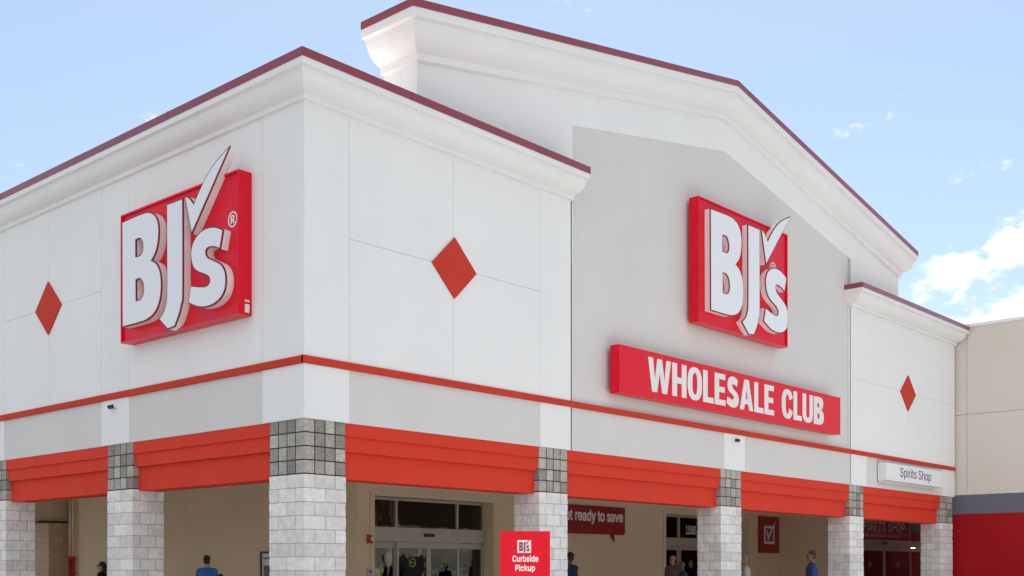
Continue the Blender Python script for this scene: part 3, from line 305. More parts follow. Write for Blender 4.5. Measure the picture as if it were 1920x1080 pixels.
def offset_loop(L, d):
    area = sum(L[i - 1][0] * L[i][1] - L[i][0] * L[i - 1][1] for i in range(len(L)))
    s = 1 if area > 0 else -1; o = []
    for i in range(len(L)):
        a, b, c = Vector(L[i - 1]), Vector(L[i]), Vector(L[(i + 1) % len(L)])
        e1, e2 = (b - a), (c - b)
        if e1.length < 1e-6 or e2.length < 1e-6: o.append(tuple(b)); continue
        e1.normalize(); e2.normalize()
        n1, n2 = Vector((e1.y, -e1.x)) * s, Vector((e2.y, -e2.x)) * s
        m_ = n1 + n2; k = m_.length_squared
        o.append(tuple(b + (m_ * (2 / k) if k > .35 else m_.normalized() * 2.2) * d if k > 1e-4 else b))
    return o

# ------------------------------------------------------------------ ground
MB().box(-400, 400, -400, 400, -.3, 0).build('parking_lot', M['asphalt'], kind='structure')
MB().box(-2.8, 60, -12, 60, -.02, .004).build('drive_lane', M['concrete'], kind='structure')
MB().box(-2.6, 60, -2.6, 40, -.02, .14).build('pavement', M['pale_concrete'], kind='structure')

# ------------------------------------------------------------------ the store
B = empty('store_building', (0, 0, 0), label='white and grey warehouse store with gabled entrance, red trim and block pier arcade', cat='building')
ZW, ZS0, ZS1, ZT = 3.68, 4.49, 4.60, 8.34        # wall foot, stripe, top of the flat wall below the cornice
g = .0028
def panels(mb, side, A, Zs, o=0.0, t=.03):
    for a0, a1 in zip(A, A[1:]):
        for z0, z1 in zip(Zs, Zs[1:]): mb.fbox(side, a0 + g, a1 - g, z0 + g, z1 - g, o - t, o)
LEND = 20.6
# backing walls (joint colour shows in the open joints)
mb = MB(); mb.box(.03, 6.21, .03, .5, ZW, 8.7); mb.box(.03, .5, .5, LEND, ZW, 8.7); mb.build('joint_backing', M['joint'], B); mb = MB(); mb.box(17.85, 24.95, .031, .5, ZW, 8.7)
mb.build('joint_backing', M['joint'], B)
mb = MB()
# corner pavilion, right face
panels(mb, 'R', [0, .86], [ZS1, 8.72]); panels(mb, 'R', [.86, 3.10, 5.33], [ZS1, 6.49, 8.72]); panels(mb, 'R', [5.33, 6.24], [ZS1, 8.72])
mb.box(6.21, 6.24, .0, .5, ZW, 8.7)
# corner pavilion, left face
panels(mb, 'L', [.0, 1.02], [ZS1, 8.72]); panels(mb, 'L', [1.02, 4.93, 5.89], [ZS1, 8.72]); panels(mb, 'L', [5.89, 7.88, 9.81], [ZS1, 6.49, 8.72])
panels(mb, 'L', [9.81, 14.7, LEND], [ZS1, 8.72])
mb.build('pavilion_wall', M['white'], B); mb = MB()
# right pavilion
panels(mb, 'R', [17.82, 21.45, 24.97], [ZS1, 6.49, 8.72]); mb.box(17.82, 17.85, .0, .5, ZW, 8.7)
mb.build('pavilion_wall', M['white'], B)
# white panels over the piers
mb = MB(); panels(mb, 'R', [0, .86], [ZW, ZS0]); panels(mb, 'L', [0, 1.02], [ZW, ZS0]); mb.build('pier_panel', M['white'], B)
for a0, a1 in ((5.33, 6.24), (11.61, 12.50), (17.82, 18.80), (24.0, 24.97)): mb = MB(); panels(mb, 'R', [a0, a1], [ZW, ZS0]); mb.build('pier_panel', M['white'], B)
for a0, a1 in ((4.93, 5.89), (9.81, 10.7), (14.7, 15.6), (19.6, 20.6)): mb = MB(); panels(mb, 'L', [a0, a1], [ZW, ZS0]); mb.build('pier_panel', M['white'], B)
mb = MB()
for a0, a1 in ((.86, 5.33), (6.24, 11.61), (12.50, 17.82), (18.80, 24.0)): mb.fbox('R', a0 - .005, a1 + .005, ZW + .002, ZS0, -.45, -.018)
for a0, a1 in ((1.02, 4.93), (5.89, 9.81), (10.7, 14.7), (15.6, 19.6)): mb.fbox('L', a0 - .005, a1 + .005, ZW + .002, ZS0, -.45, -.018)
mb.fbox('R', 6.24, 17.82, ZS0, ZS1, -.45, -.02)
# grey field under the gable
F_ = lambda u, v, w: (u, -w, v)
mb.prism([[(6.245, ZS1), (17.815, ZS1), (17.815, 9.68), (17.98, 9.68), (17.98, 9.72), (11.72, 10.9), (6.2, 9.9), (6.245, 9.0)]], -.45, -.072, F_)
mb.build('grey_wall', M['grey'], B)
# gable front : white band round the grey field
XL, XR, XA = 2.33, 20.97, 11.60
zc = lambda x: 10.29 + (x - 1.83) * (12.07 - 10.29) / (XA - 1.83) if x < XA else 12.07 - (x - XA) * (12.07 - 10.31) / (21.33 - XA)
mb = MB()
gp = [(XL, 7.2), (6.34, 7.2), (6.34, 9.81), (11.72, 10.775), (17.98, 9.614), (17.98, 7.2), (XR, 7.2), (XR, zc(XR)), (XA, 12.07), (XL, zc(XL))]
mb.prism([gp], -.44, -.062, F_)
mb.prism([[(XL + .003, 7.2), (XR - .003, 7.2), (XR - .003, zc(XR) - .01), (XA, 12.06), (XL + .003, zc(XL) - .01)]], -.87, -.45, F_)
mb.build('gable_wall', M['white'], B)
# red stripe
mb = MB(); mb.fbox('R', -.035, 24.97, ZS0, ZS1, -.02, .035, .004); mb.fbox('L', -.02, LEND, ZS0, ZS1, -.02, .035, .004)
mb.build('stripe', M['brick'], B)
# diamonds
for side, a in (('R', 3.115), ('R', 21.46), ('L', 7.885)):
    f = (lambda u, v, w: (u, -w, v)) if side == 'R' else (lambda u, v, w: (-w, u, v))
    MB().prism([[(a - .52, 6.48), (a, 5.97), (a + .52, 6.48), (a, 6.99)]], 0, .03, f).build('diamond_panel', M['brick'], B)
# cornices : a profile swept along stations (x, y, z of the cap's underside, outward vector)
def sweep(mb, prof, st, zs=1.0):
    rings = []
    for (x, y, z, dx, dy) in st: rings.append([mb.bm.verts.new((x + dx * o, y + dy * o, z + dz * zs)) for o, dz in prof])
    n = len(prof)
    for A_, B_ in zip(rings, rings[1:]):
        for i in range(n): mb.bm.faces.new((A_[i], A_[(i + 1) % n], B_[(i + 1) % n], B_[i]))
    mb.bm.faces.new(rings[0][::-1]); mb.bm.faces.new(rings[-1])
prof = [(-.3, 0), (.97, 0), (.97, -.095), (.80, -.10), (.78, -.125), (.745, -.17), (.66, -.225), (.54, -.27), (.40, -.30), (.24, -.32), (.15, -.325), (.145, -.405), (-.02, -.41), (-.3, -.41)]
capp = [(-.6, -.003), (1.0, -.003), (1.0, .12), (.97, .13), (-.6, .15)]
zb = 8.755
def rep(st, dz=0): return [(x, y, z + dz, dx, dy) for x, y, z, dx, dy in st]
pav = [(0, LEND, zb, -.38, 0), (0, 0, zb, -.38, -.45), (6.24, 0, zb, 0, -.45)]
rpv = [(17.82, .09, zb, -.2, 0), (17.82, 0, zb, -.2, -.45), (24.98, 0, zb, 0, -.45)]
for st in (pav, rpv):
    mb = MB(); sweep(mb, prof, st); mb.build('cornice', M['white'], B)
    mb = MB(); sweep(mb, capp, st)
    if st is pav:
        for x in (1.75, 4.8): mb.box(x, x + .02, -.4545, -.44, zb - .003, zb + .124)
        for y in (3.05, 6.1, 9.15): mb.box(-.3845, -.37, y, y + .02, zb - .003, zb + .124)
    else: mb.box(21.2, 21.22, -.4545, -.44, zb - .003, zb + .124)
    mb.build('coping', M['cap'], B)
gprof = [(o, z * 1.5) for o, z in prof]
gst = [(XL, .87, 10.29, -.5, 0), (XL, .05, 10.29, -.5, -.42), (XA, .05, 12.07, 0, -.42), (XR, .05, 10.31, .36, -.42), (XR, .87, 10.31, .36, 0)]
mb = MB(); sweep(mb, gprof, gst); mb.build('cornice', M['white'], B)
mb = MB(); sweep(mb, capp, gst); mb.box(XL, XR, .5, .87, 10.25, 10.3)
mb.build('coping', M['cap'], B)
# coping seams
# roof
mb = MB(); mb.box(.5, 45, .5, 60, 7.9, 8.05); mb.build('roof', M['roofw'], B)
# soffit and arcade walls
mb = MB(); mb.box(.1, 45, .1, 60, 4.0, 4.06); mb.build('soffit', M['ceil'], B)
WX, WY = 6.63, 6.6
D1 = (7.13, 11.17); D2 = (18.97, 23.95); GZ = 3.17; GY = 6.95
mb = MB()
mb.box(WX, D1[0], WY, WY + .6, 0, 4); mb.box(D1[0], D1[1], WY, WY + .6, GZ, 4); mb.box(D1[1], 12.9, WY, WY + .6, 0, 4)
mb.box(12.912, D2[0], WY, WY + .6, 0, 4); mb.box(D2[0], D2[1], WY, WY + .6, GZ, 4); mb.box(D2[1], 26.0, WY, WY + .6, 0, 4)
mb.box(WX, WX + .3, WY + .6, 13.59, 0, 4); mb.box(WX, WX + .3, 13.602, 20.0, 0, 4)
mb.box(26, 26.3, 3.8, WY + .6, 0, 4)
mb.box(26.3, 40, 3.8, 4.2, 3.3, 4)
for a, b in (D1, D2):      # raised flat band round each door opening
    mb.box(a - .12, a, WY - .03, WY, 0, GZ + .1); mb.box(b, b + .2, WY - .03, WY, 0, GZ + .1); mb.box(a, b, WY - .03, WY, GZ, GZ + .1)
mb.build('arcade_wall', M['interior'], B)
# red stepped beams between the piers
def beam(side, a0, a1):
    mb = MB()
    for z0, z1, rec in ((3.48, 3.679, .028), (3.25, 3.479, .063), (2.835, 3.249, .138)):
        mb.fbox(side, a0, a1, z0, z1, -.56, -rec)
    b_ = mb.build('beam', M['orange'], B)
    mb = MB(); mb.fbox(side, a0, a1, 2.837, 3.67, -.60, -.562); mb.build('beam_lining', M['interior'], b_)
pr = [(.02, .80), (5.33, 6.13), (11.50, 12.36), (17.82, 18.64), (23.90, 24.84)]
pl = [(.02, .86), (4.84, 5.70), (9.78, 10.64), (14.70, 15.56), (19.70, 20.56)]
for p_, s_ in ((pr, 'R'), (pl, 'L')):
    for q0, q1 in zip(p_, p_[1:]): beam(s_, q0[1] + .002, q1[0] - .002)
# block piers
CH = .2045
def blockfaces(mb, x0, x1, y0, y1, z0, nc, band, seed, amp):
    rnd = random.Random(seed); m = .0095 if band else .0045
    faces = [((x0, y0), (x1, y0), (0, -1)), ((x1, y0), (x1, y1), (1, 0)), ((x1, y1), (x0, y1), (0, 1)), ((x0, y1), (x0, y0), (-1, 0))]
    cols = []
    for fi, (a, b, nrm) in enumerate(faces):
        L = math.hypot(b[0] - a[0], b[1] - a[1])
        nb = max(2, round(L / .2)); J = [k / nb for k in range(1, nb)] if band else [.25, .5, .75]
        ts = {0.0}
        for j in J: ts |= {j - m / L, j + m / L}
        n = int(L / .045)
        for k in range(1, n):
            t = k / n
            if all(abs(t - q) > .018 for q in ts): ts.add(t)
        for t in sorted(ts):
            jt = [j for j in J if abs(abs(t - j) * L - m) < 1e-5]
            cols.append((a[0] + (b[0] - a[0]) * t, a[1] + (b[1] - a[1]) * t, nrm, fi, t, jt[0] if jt else None, nb))
    rows = []
    for c in range(nc):
        zz = z0 + c * CH
        for dz in (0, m * 2, .035, .075, .115, .155, CH - .012): rows.append((zz + dz, c, dz == 0))
    rows.append((z0 + nc * CH, nc - 1, True))
    def isj(c, fi, j):
        if j is None: return False
        if band: return True
        return (abs(j - .5) < .01) == ((c + fi) % 2 == 0)
    tint = {}
    lay = mb.bm.faces.layers.float.get('tint') or mb.bm.faces.layers.float.new('tint')
    grid = []
    for z, c, hj in rows:
        r = []
        for i, (x, y, nrm, fi, t, j, nb) in enumerate(cols):
            nx, ny = nrm
            if t == 0:
                pn = faces[fi - 1][2]; nx, ny = nx + pn[0], ny + pn[1]
            d = 0
            if not hj and not isj(c, fi, j): d = amp * (.5 + noise.noise((x * 9 + seed, y * 9, z * 9)) * .9 + noise.noise((x * 31, y * 31 + seed, z * 31)) * .5)
            r.append(mb.bm.verts.new((x + nx * d, y + ny * d, z)))
        grid.append(r)
    n = len(cols)
    for ri in range(len(rows) - 1):
        z, c, hj = rows[ri]
        for i in range(n):
            k = (i + 1) % n
            f = mb.bm.faces.new((grid[ri][i], grid[ri][k], grid[ri + 1][k], grid[ri + 1][i]))
            x, y, nrm, fi, t, j, nb = cols[i]; t2 = cols[k][4] if cols[k][4] > 0 else 1
            vj = j is not None and cols[k][5] == j and isj(c, fi, j)
            if hj or vj: f.material_index = 1
            else:
                tm = (t + t2) / 2
                if band: bid = math.floor(tm * nb) + fi * 100; bid = {100 * 3 + nb - 1: 0}.get(bid, bid)
                else:
                    J = [.5] if (c + fi) % 2 == 0 else [.25, .75]
                    bid = sum(tm > q for q in J) + fi * 10
                    if bid == fi * 10 + len(J): bid = ((fi + 1) % 4) * 10
                key = (c, bid)
                if key not in tint: tint[key] = rnd.random()
                f[lay] = tint[key]
    mb.bm.faces.new(grid[-1])
def pier(x0, x1, y0, y1, seed, parent, name='pier', nlow=14, band=4, ztop=3.678, bm_='block'):
    zb_ = ztop - band * CH
    lo = MB(); blockfaces(lo, x0, x1, y0, y1, zb_ - nlow * CH, nlow, False, seed, .009)
    o = lo.build(name, [M[bm_], M['mortar']], parent)
    if band:
        hi = MB(); blockfaces(hi, x0 + .004, x1 - .004, y0 + .004, y1 - .004, zb_ + .001, band, True, seed + 50, .002)
        hi.build('pier_capital', [M['bandblock'], M['darkmortar']], o)
    return o
pier(.02, .80, .02, .86, 1, B)
for i, (a0, a1) in enumerate(pr[1:]): pier(a0, a1, .02, .62, 10 + i, B)
for i, (a0, a1) in enumerate(pl[1:]): pier(.02, .62, a0, a1, 20 + i, B)
# arcade's far left end: block stub wall, black cap, dark header panel
W = empty('block_stub_wall', (5.98, 20.1, 0), label='short split face block wall with thin black cap at the dim left end of the arcade', cat='block wall')
o = pier(0, .63, 0, .9, 33, W, 'block_masonry', 14, 0, 2.87, 'warmblock')
MB().box(-.35, .66, -.03, .93, 2.871, 2.92).build('cap', M['black'], W)
MB().box(5.45, 6.63, 20.25, 20.9, 2.925, 4.0).build('header_panel', M['interior'], B)

# ------------------------------------------------------------------ shop fronts
def storefront(name, x0, x1, yg, ztop, zh0, zh1, side, label, cat, left=None):
    T = empty(name, ((x0 + x1) / 2, yg, .14), label=label, cat=cat)
    ox = (x0 + x1) / 2
    def bx(mb, a0, a1, z0, z1, d0=-.05, d1=.05): return mb.box(a0 - ox, a1 - ox, d0, d1, z0 - .14, z1 - .14)
    lf_ = left or side
    fr = MB(); fw = .055
    for a in (x0, x0 + lf_, x1 - side, x1):
        lo_, hi_ = (a, a + fw) if a == x0 else ((a - fw, a) if a == x1 else (a - fw / 2, a + fw / 2))
        bx(fr, lo_, hi_, zh1, ztop); bx(fr, lo_, hi_, .14, zh0)
    bx(fr, x0 + fw, x1 - fw, ztop - fw, ztop - .001, -.045, .045)
    fr.build('frame', M['alu'], T)
    hd = MB(); bx(hd, x0, x1, zh0 + .003, zh1 - .003, -.11, .07); bx(hd, x0 + lf_, x1 - side, zh0 - .018, zh0, -.1, .06)
    h = hd.build('header', M['alu'], T)
    mid = (x0 + lf_ + x1 - side) / 2
    sm = MB(); bx(sm, mid - .2, mid + .12, (zh0 + zh1) / 2 - .04, (zh0 + zh1) / 2 + .04, -.17, -.111)
    sm.build('motion_sensor', M['black'], h)
    xs = [x0 + fw, x0 + lf_ - fw / 2, x0 + lf_ + fw / 2, x1 - side - fw / 2, x1 - side + fw / 2, x1 - fw]
    for a0, a1 in zip(xs[::2], xs[1::2]):
        q = MB(); bx(q, a0, a1, zh1, ztop - fw, -.004, .004); q.build('transom_pane', M['glass'], T)
    # leaves: two fixed side lights, two sliding doors
    for a0, a1, d, nm in ((xs[0], xs[1], 0, 'side_light'), (xs[4], xs[5], 0, 'side_light'), (x0 + lf_ - .02, mid - .002, -.06, 'sliding_door'), (mid + .002, x1 - side + .02, -.06, 'sliding_door')):
        q = MB(); st = .065 if nm == 'sliding_door' else .03
        zt = zh0 - .02
        bx(q, a0, a0 + st, .16, zt, d - .02, d + .02); bx(q, a1 - st, a1, .16, zt, d - .02, d + .02)
        bx(q, a0 + st, a1 - st, zt - .13, zt, d - .019, d + .019); bx(q, a0 + st, a1 - st, .16, .38, d - .019, d + .019)
        lf = q.build(nm, M['alu'], T)
        q = MB(); bx(q, a0 + st, a1 - st, .38, zt - .13, d - .004, d + .004); q.build('pane', M['glass'], lf)
        if nm == 'sliding_door':
            q = MB(); c = ((a0 + a1) / 2 - ox, 1.62 - .14)
            q.prism([[(c[0] + .115 * math.cos(k * math.pi / 12), c[1] + .115 * math.sin(k * math.pi / 12)) for k in range(24)],
                     [(c[0] + .075 * math.cos(k * math.pi / 12), c[1] + .075 * math.sin(k * math.pi / 12)) for k in range(24)]], d - .006, d - .005, lambda u, v, w: (u, w, v))
            q.box(c[0] - .09, c[0] + .09, d - .0065, d - .0055, c[1] - .02, c[1] + .02)
            q.build('door_decal', M['lime'], lf)
    return T
storefront('automatic_entrance', D1[0], D1[1], GY, GZ - .01, 2.12, 2.46, .98, 'champagne framed automatic sliding doors with three transom panes, left of the curbside sign', 'shop door')
T2 = storefront('automatic_entrance', D2[0], D2[1], GY, GZ - .01, 2.22, 2.46, 1.22, 'champagne framed automatic doors with white street number above, under the middle beam', 'shop door')
mb = MB(); add_text(mb, '13585', .60, .28, .004, lambda u, v, w: (20.62 - 21.46 + u, -.006 - w, 2.58 - .14 + v), .015); mb.build('street_number', M['plainwhite'], T2)
T3 = storefront('spirits_entrance', 26.32, 33.0, 4.0, 3.28, 2.26, 2.5, 2.0, 'champagne framed spirits shop doors with red lettered transom, beneath the rightmost beam', 'shop door', .12)
# transom lettering panel of the spirits shop
ox3 = (26.32 + 33.0) / 2
mb = MB(); mb.box(26.4 - ox3, 30.93 - ox3, -.075, -.055, 2.52 - .14, 3.24 - .14); tp = mb.build('transom_banner', M['bannerred'], T3)
mb = MB(); fz = lambda x0, z0: (lambda u, v, w: (x0 - ox3 + u, -.0755 - w, z0 - .14 + v))
add_text(mb, 'SPIRITS SHOP', 3.85, .34, .004, fz(26.65, 2.80), .012)
add_text(mb, 'NO MEMBERSHIP REQUIRED', 2.9, .11, .004, fz(27.2, 2.585), .008)
mb.box(26.6 - ox3, 30.6 - ox3, -.079, -.0751, 2.735 - .14, 2.75 - .14); mb.box(26.6 - ox3, 30.6 - ox3, -.079, -.0751, 3.185 - .14, 3.2 - .14)
mb.build('lettering', mat('pale_pink_vinyl', (.92, .86, .84), .6), T3)
# store interior: dim rooms behind the glass
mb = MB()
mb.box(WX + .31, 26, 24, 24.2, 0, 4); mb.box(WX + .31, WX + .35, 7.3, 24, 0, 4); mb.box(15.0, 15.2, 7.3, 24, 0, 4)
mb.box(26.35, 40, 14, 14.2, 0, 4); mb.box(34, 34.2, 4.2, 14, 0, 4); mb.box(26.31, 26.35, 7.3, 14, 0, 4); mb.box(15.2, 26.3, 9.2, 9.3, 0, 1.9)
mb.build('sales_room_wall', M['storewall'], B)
mb = MB()
for x, y0, y1 in ((9, 8.5, 20), (12.5, 8.5, 20), (18.5, 8, 22), (21.5, 8, 22), (24, 8, 22)): mb.box(x, x + .1, y0, y1, 3.9, 3.94)
mb.box(29, 33, 5.9, 6.0, 3.9, 3.94)
mb.build('ceiling_light_strip', M['tube'], B)
def shelf(x, y, far):
    T = empty('bottle_shelf', (x, y, .14), R_(-90), label='shelf of amber bottles inside the spirits shop behind the ' + ('sliding door glass' if far else 'right side light'), cat='shelf', group='bottle shelves in the spirits shop')
    mb = MB(); mb.box(-.7, .7, .3, .33, 0, 2.1); mb.box(-.72, .72, -.28, .33, 2.165, 2.19)
    for s in (-.72, .7): mb.box(s, s + .02, -.05, .33, 0, 2.1)
    for k in range(5): mb.box(-.7, .7, -.05, .3, .3 + k * .42, .325 + k * .42)
    mb.build('rack', M['bark'], T)
    lm = MB(); lm.box(-.68, .68, -.26, -.22, 2.12, 2.16); lm.build('lamp_strip', M['amberlight'], T)
    b1 = None
    for k in range(1, 5):
        for j in range(9):
            if b1 is None:
                q = MB(); q.tube([(0, 0, 0), (0, 0, .17), (0, 0, .21), (0, 0, .29)], [.05, .05, .018, .018], 10); b = b1 = q.build('bottle', M['amber'], T, True)
            else: b = link(b1.copy(), T)
            b.location = (-.6 + j * .15, .08, .326 + k * .42 - .42 * (k == 5))
            if k == 4: b.location.z = .326 + 3 * .42; b.location.y = .2
    return T
shelf(33.6, 7.05, True); shelf(33.6, 5.45, False)

# ------------------------------------------------------------------ signs
BG = dict(
 B=[(.076, .909, 1), (.27, .915), (.335, .898), (.378, .856), (.399, .795), (.402, .725), (.393, .650), (.372, .590), (.337, .541, 1), (.380, .508), (.408, .455), (.421, .395), (.424, .330), (.417, .255), (.396, .190), (.360, .143), (.310, .117), (.25, .108), (.079, .107, 1)],
 h1=[(.195, .744, 1), (.236, .744), (.258, .722), (.270, .676), (.266, .634), (.247, .608), (.196, .605, 1)],
 h2=[(.197, .438, 1), (.238, .438), (.266, .406), (.277, .352), (.271, .304), (.246, .274), (.199, .271, 1)],
 J=[(.479, .911, 1), (.606, .911, 1), (.607, .255), (.597, .160), (.575, .085), (.540, .010, 1), (.485, .002, 1), (.413, .088, 1), (.452, .130), (.474, .195), (.481, .300)],
 S=[(.928, .586, 1), (.905, .470, 1), (.868, .492), (.826, .503), (.800, .494), (.794, .466), (.812, .428), (.865, .390), (.914, .350), (.942, .296), (.950, .232), (.940, .170), (.908, .122), (.860, .096), (.800, .090), (.735, .106), (.660, .150, 1), (.680, .262, 1), (.740, .240), (.790, .228), (.822, .236), (.834, .262), (.824, .294), (.790, .322), (.740, .352), (.705, .388), (.687, .440), (.682, .506), (.698, .566), (.735, .610), (.790, .634), (.850, .630), (.895, .610)],
 C=[(.632, .920, 1), (.660, .900), (.680, .873), (.703, .838, 1), (.752, .925), (.815, 1.015), (.880, 1.078), (.976, 1.142, 1), (.685, .648, 1)])
def selip(cx, cy, rx, ry, a0, a1, n=22, e=2.5):
    L = []
    for k in range(n + 1):
        q = R_(a0 + (a1 - a0) * k / n); c, s_ = math.cos(q), math.sin(q)
        L.append((cx + rx * math.copysign(abs(c) ** (2 / e), c), cy + ry * math.copysign(abs(s_) ** (2 / e), s_)))
    return L
def norm_glyph(ls, wd):
    us = [p[0] for p in ls[0]]; vs = [p[1] for p in ls[0]]
    f = lambda p: ((p[0] - min(us)) / (max(us) - min(us)) * wd, (p[1] - min(vs)) / (max(vs) - min(vs)))
    return [[f(p) for p in smooth_loop(l)] if 0 else [f(p) for p in l] for l in ls]
def cap_glyph(ch):          # heavy condensed capitals, cap height 1
    t, h = .20, .175
    if ch == 'W': return .92, [[(0, 1), (.19, 1), (.265, .36), (.365, 1), (.555, 1), (.655, .36), (.73, 1), (.92, 1), (.76, 0), (.565, 0), (.46, .60), (.355, 0), (.16, 0)]]
    if ch == 'H': return .60, [[(0, 0), (t, 0), (t, .40), (.60 - t, .40), (.60 - t, 0), (.60, 0), (.60, 1), (.60 - t, 1), (.60 - t, .585), (t, .585), (t, 1), (0, 1)]]
    if ch == 'L': return .47, [[(0, 0), (.47, 0), (.47, h), (t, h), (t, 1), (0, 1)]]
    if ch == 'E': return .50, [[(0, 0), (.50, 0), (.50, h), (t, h), (t, .415), (.46, .415), (.46, .585), (t, .585), (t, 1 - h), (.49, 1 - h), (.49, 1), (0, 1)]]
    if ch == 'A': return .66, [[(0, 0), (.20, 0), (.245, .20), (.415, .20), (.46, 0), (.66, 0), (.44, 1), (.22, 1)], [(.28, .365), (.38, .365), (.33, .70)]]
    if ch == 'U': return .60, [[(0, 1)] + selip(.30, .33, .30, .34, 180, 360) + [(.60, 1), (.60 - t, 1)] + selip(.30, .32, .10, .155, 360, 180) + [(t, 1)]]
    if ch == 'O': return .62, [selip(.31, .5, .31, .51, 0, 352, 44), selip(.31, .5, .11, .335, 0, 352, 44)]
    if ch == 'C': return .60, [selip(.31, .5, .31, .51, 22, 338, 44) + [(.41, .36)] + selip(.31, .5, .105, .335, 322, 38, 40) + [(.41, .64)]]
    if ch == 'B': return .61, norm_glyph([smooth_loop(BG[k]) for k in ('B', 'h1', 'h2')], .61)
    if ch == 'S': return .58, norm_glyph([smooth_loop(BG['S'])], .58)
def add_caps(mb, body, width, height, depth, f, gap=.055):
    G_ = [cap_glyph(c) for c in body]; tot = sum(q[0] for q in G_) + gap * (len(G_) - 1); k = width / tot; x = 0
    for wd, ls in G_:
        mb.prism([[((x + u) * k, v * height) for u, v in l] for l in ls], 0, depth, f); x += wd + gap
def logo_sign(side, a0, a1, z0, z1, name, label):
    # a0 -> a1 runs left to right in the picture
    wd, ht = a1 - a0, z1 - z0
    cx_, cz_ = (a0 + a1) / 2, (z0 + z1) / 2
    T = empty(name, (cx_, 0, cz_) if side == 'R' else (0, cx_, cz_), label=label, cat='shop sign')
    f = (lambda u, v, w: (u, -w, v)) if side == 'R' else (lambda u, v, w: (-w, u, v))
    U = lambda p: ((p[0] - .5) * wd, (p[1] - .5) * ht)
    rect = lambda d: [(-abs(wd) / 2 + d, -ht / 2 + d), (abs(wd) / 2 - d, -ht / 2 + d), (abs(wd) / 2 - d, ht / 2 - d), (-abs(wd) / 2 + d, ht / 2 - d)]
    mb = MB(); mb.prism([rect(0)], .006, .215, f); mb.prism([rect(0), rect(.03)], .215, .25, f)
    box = mb.build('sign_box', M['signred'], T)
    loops = dict(B=[BG['B'], BG['h1'], BG['h2']], J=[BG['J']], S=[BG['S']], C=[BG['C']])
    for k, ls in loops.items():
        LS = [[U(p) for p in smooth_loop(l)] for l in ls]
        grow = lambda d: [offset_loop(l, d if i == 0 else -d) for i, l in enumerate(LS)]
        mb = MB(); mb.prism(grow(.012), .216, .340, f); o = mb.build('check_mark' if k == 'C' else 'letter', M['ret'], T)
        mb = MB(); mb.prism(grow(.018), .340, .360, f); mb.build('trim', M['trim'], o)
        mb = MB(); mb.prism(grow(-.004), .360, .366, f); mb.build('face', M['face'], o)
    mb = MB(); rr = .078
    c = (.945, .672) if side == 'L' else (.835, .655)
    cu, cv = U(c)
    ring = lambda q: [(cu + q * math.cos(k * math.pi / 20), cv + q * math.sin(k * math.pi / 20)) for k in range(40)]
    rr = .055 * ht
    mb.prism([ring(rr), ring(rr * .82)], .2152, .222, f)
    sg = 1 if wd > 0 else -1
    add_text(mb, 'R', rr * .85, rr * 1.1, .007, lambda u, v, w: f(cu + sg * (u - rr * .42), cv + v - rr * .55, .2152 + w), .03)
    mb.build('registered_mark', M['face'], T)
    if side == 'L':
        mb = MB(); y_ = -abs(wd) / 2
        mb.box(-.13, -.05, y_ - .004, y_, -ht / 2 + .04, -ht / 2 + .17); mb.box(-.13, -.05, y_ - .004, y_, -ht / 2 + .205, -ht / 2 + .235)
        mb.build('sticker', M['plainwhite'], box)
    return T
logo_sign('L', 4.77, 1.29, 5.36, 7.57, 'logo_sign', 'large square red logo sign with check mark on the left wall, stickers on its edge')
logo_sign('R', 10.19, 14.02, 6.69, 9.35, 'logo_sign', 'square red logo sign with check mark on grey gable wall above the wholesale club sign')
T = empty('wholesale_sign', (12.07, 0, 5.34), label='long red box sign with white WHOLESALE CLUB letters on grey wall', cat='shop sign')
mb = MB(); mb.box(-4.68, 4.68, -.25, -.022, -.47, .47, .006); mb.build('sign_box', M['signred'], T)
mb = MB()
add_caps(mb, 'WHOLESALE', 5.02, .68, .008, lambda u, v, w: (8.34 - 12.07 + u, -.2505 - w, -.325 + v))
mb.build('lettering', M['plainwhite'], T); mb = MB()
add_caps(mb, 'CLUB', 2.10, .68, .008, lambda u, v, w: (13.73 - 12.07 + u, -.2505 - w, -.325 + v))
mb.build('lettering', M['plainwhite'], T)
T = empty('spirits_sign', (21.4, 0, 4.12), label='slim white box sign reading Spirits Shop above the rightmost arch', cat='shop sign')
mb = MB(); mb.box(-1.92, 1.95, -.25, -.0, -.235, .235, .008); mb.build('sign_box', M['face'], T)
mb = MB(); mb.box(-1.9, 1.93, -.06, -.0, .236, .29); mb.box(-1.9, 1.93, -.06, 0, -.3, -.236); mb.build('raceway', M['grey'], T)
mb = MB(); add_text(mb, 'Spirits Shop', 2.15, .335, .004, lambda u, v, w: (20.38 - 21.4 + u, -.2505 - w, -.17 + v), .0); mb.build('lettering', M['ink'], T)
# arcade boards
T = empty('savings_board', (15.2, WY, 2.86), label='dark red speech bubble board with white words on arcade wall, behind the second pier', cat='wall sign')
def rrect(x0, x1, z0, z1, r):
    L = []
    for cx_, cz_, a in ((x1 - r, z0 + r, -90), (x1 - r, z1 - r, 0), (x0 + r, z1 - r, 90), (x0 + r, z0 + r, 180)):
        for k in range(6): q = R_(a + k * 18); L.append((cx_ + r * math.cos(q), cz_ + r * math.sin(q)))
    return L
fl = lambda u, v, w: (u, -w, v)
lp = rrect(-1.6, 1.60, -.40, .40, .07)
mb = MB(); mb.prism([lp], .005, .06, fl); mb.prism([[(.92, -.398), (1.10, -.60), (1.08, -.398)]], .006, .059, fl); mb.build('board', M['boardred'], T)
mb = MB(); add_text(mb, 'Get ready to save', 2.92, .40, .006, lambda u, v, w: (-1.42 + u, -.0605 - w, -.12 + v), .02, .95); mb.build('lettering', M['plainwhite'], T)
T = empty('check_board', (25.235, WY, 2.66), label='dark red board with white ticked box symbol, between third and fourth pier', cat='wall sign')
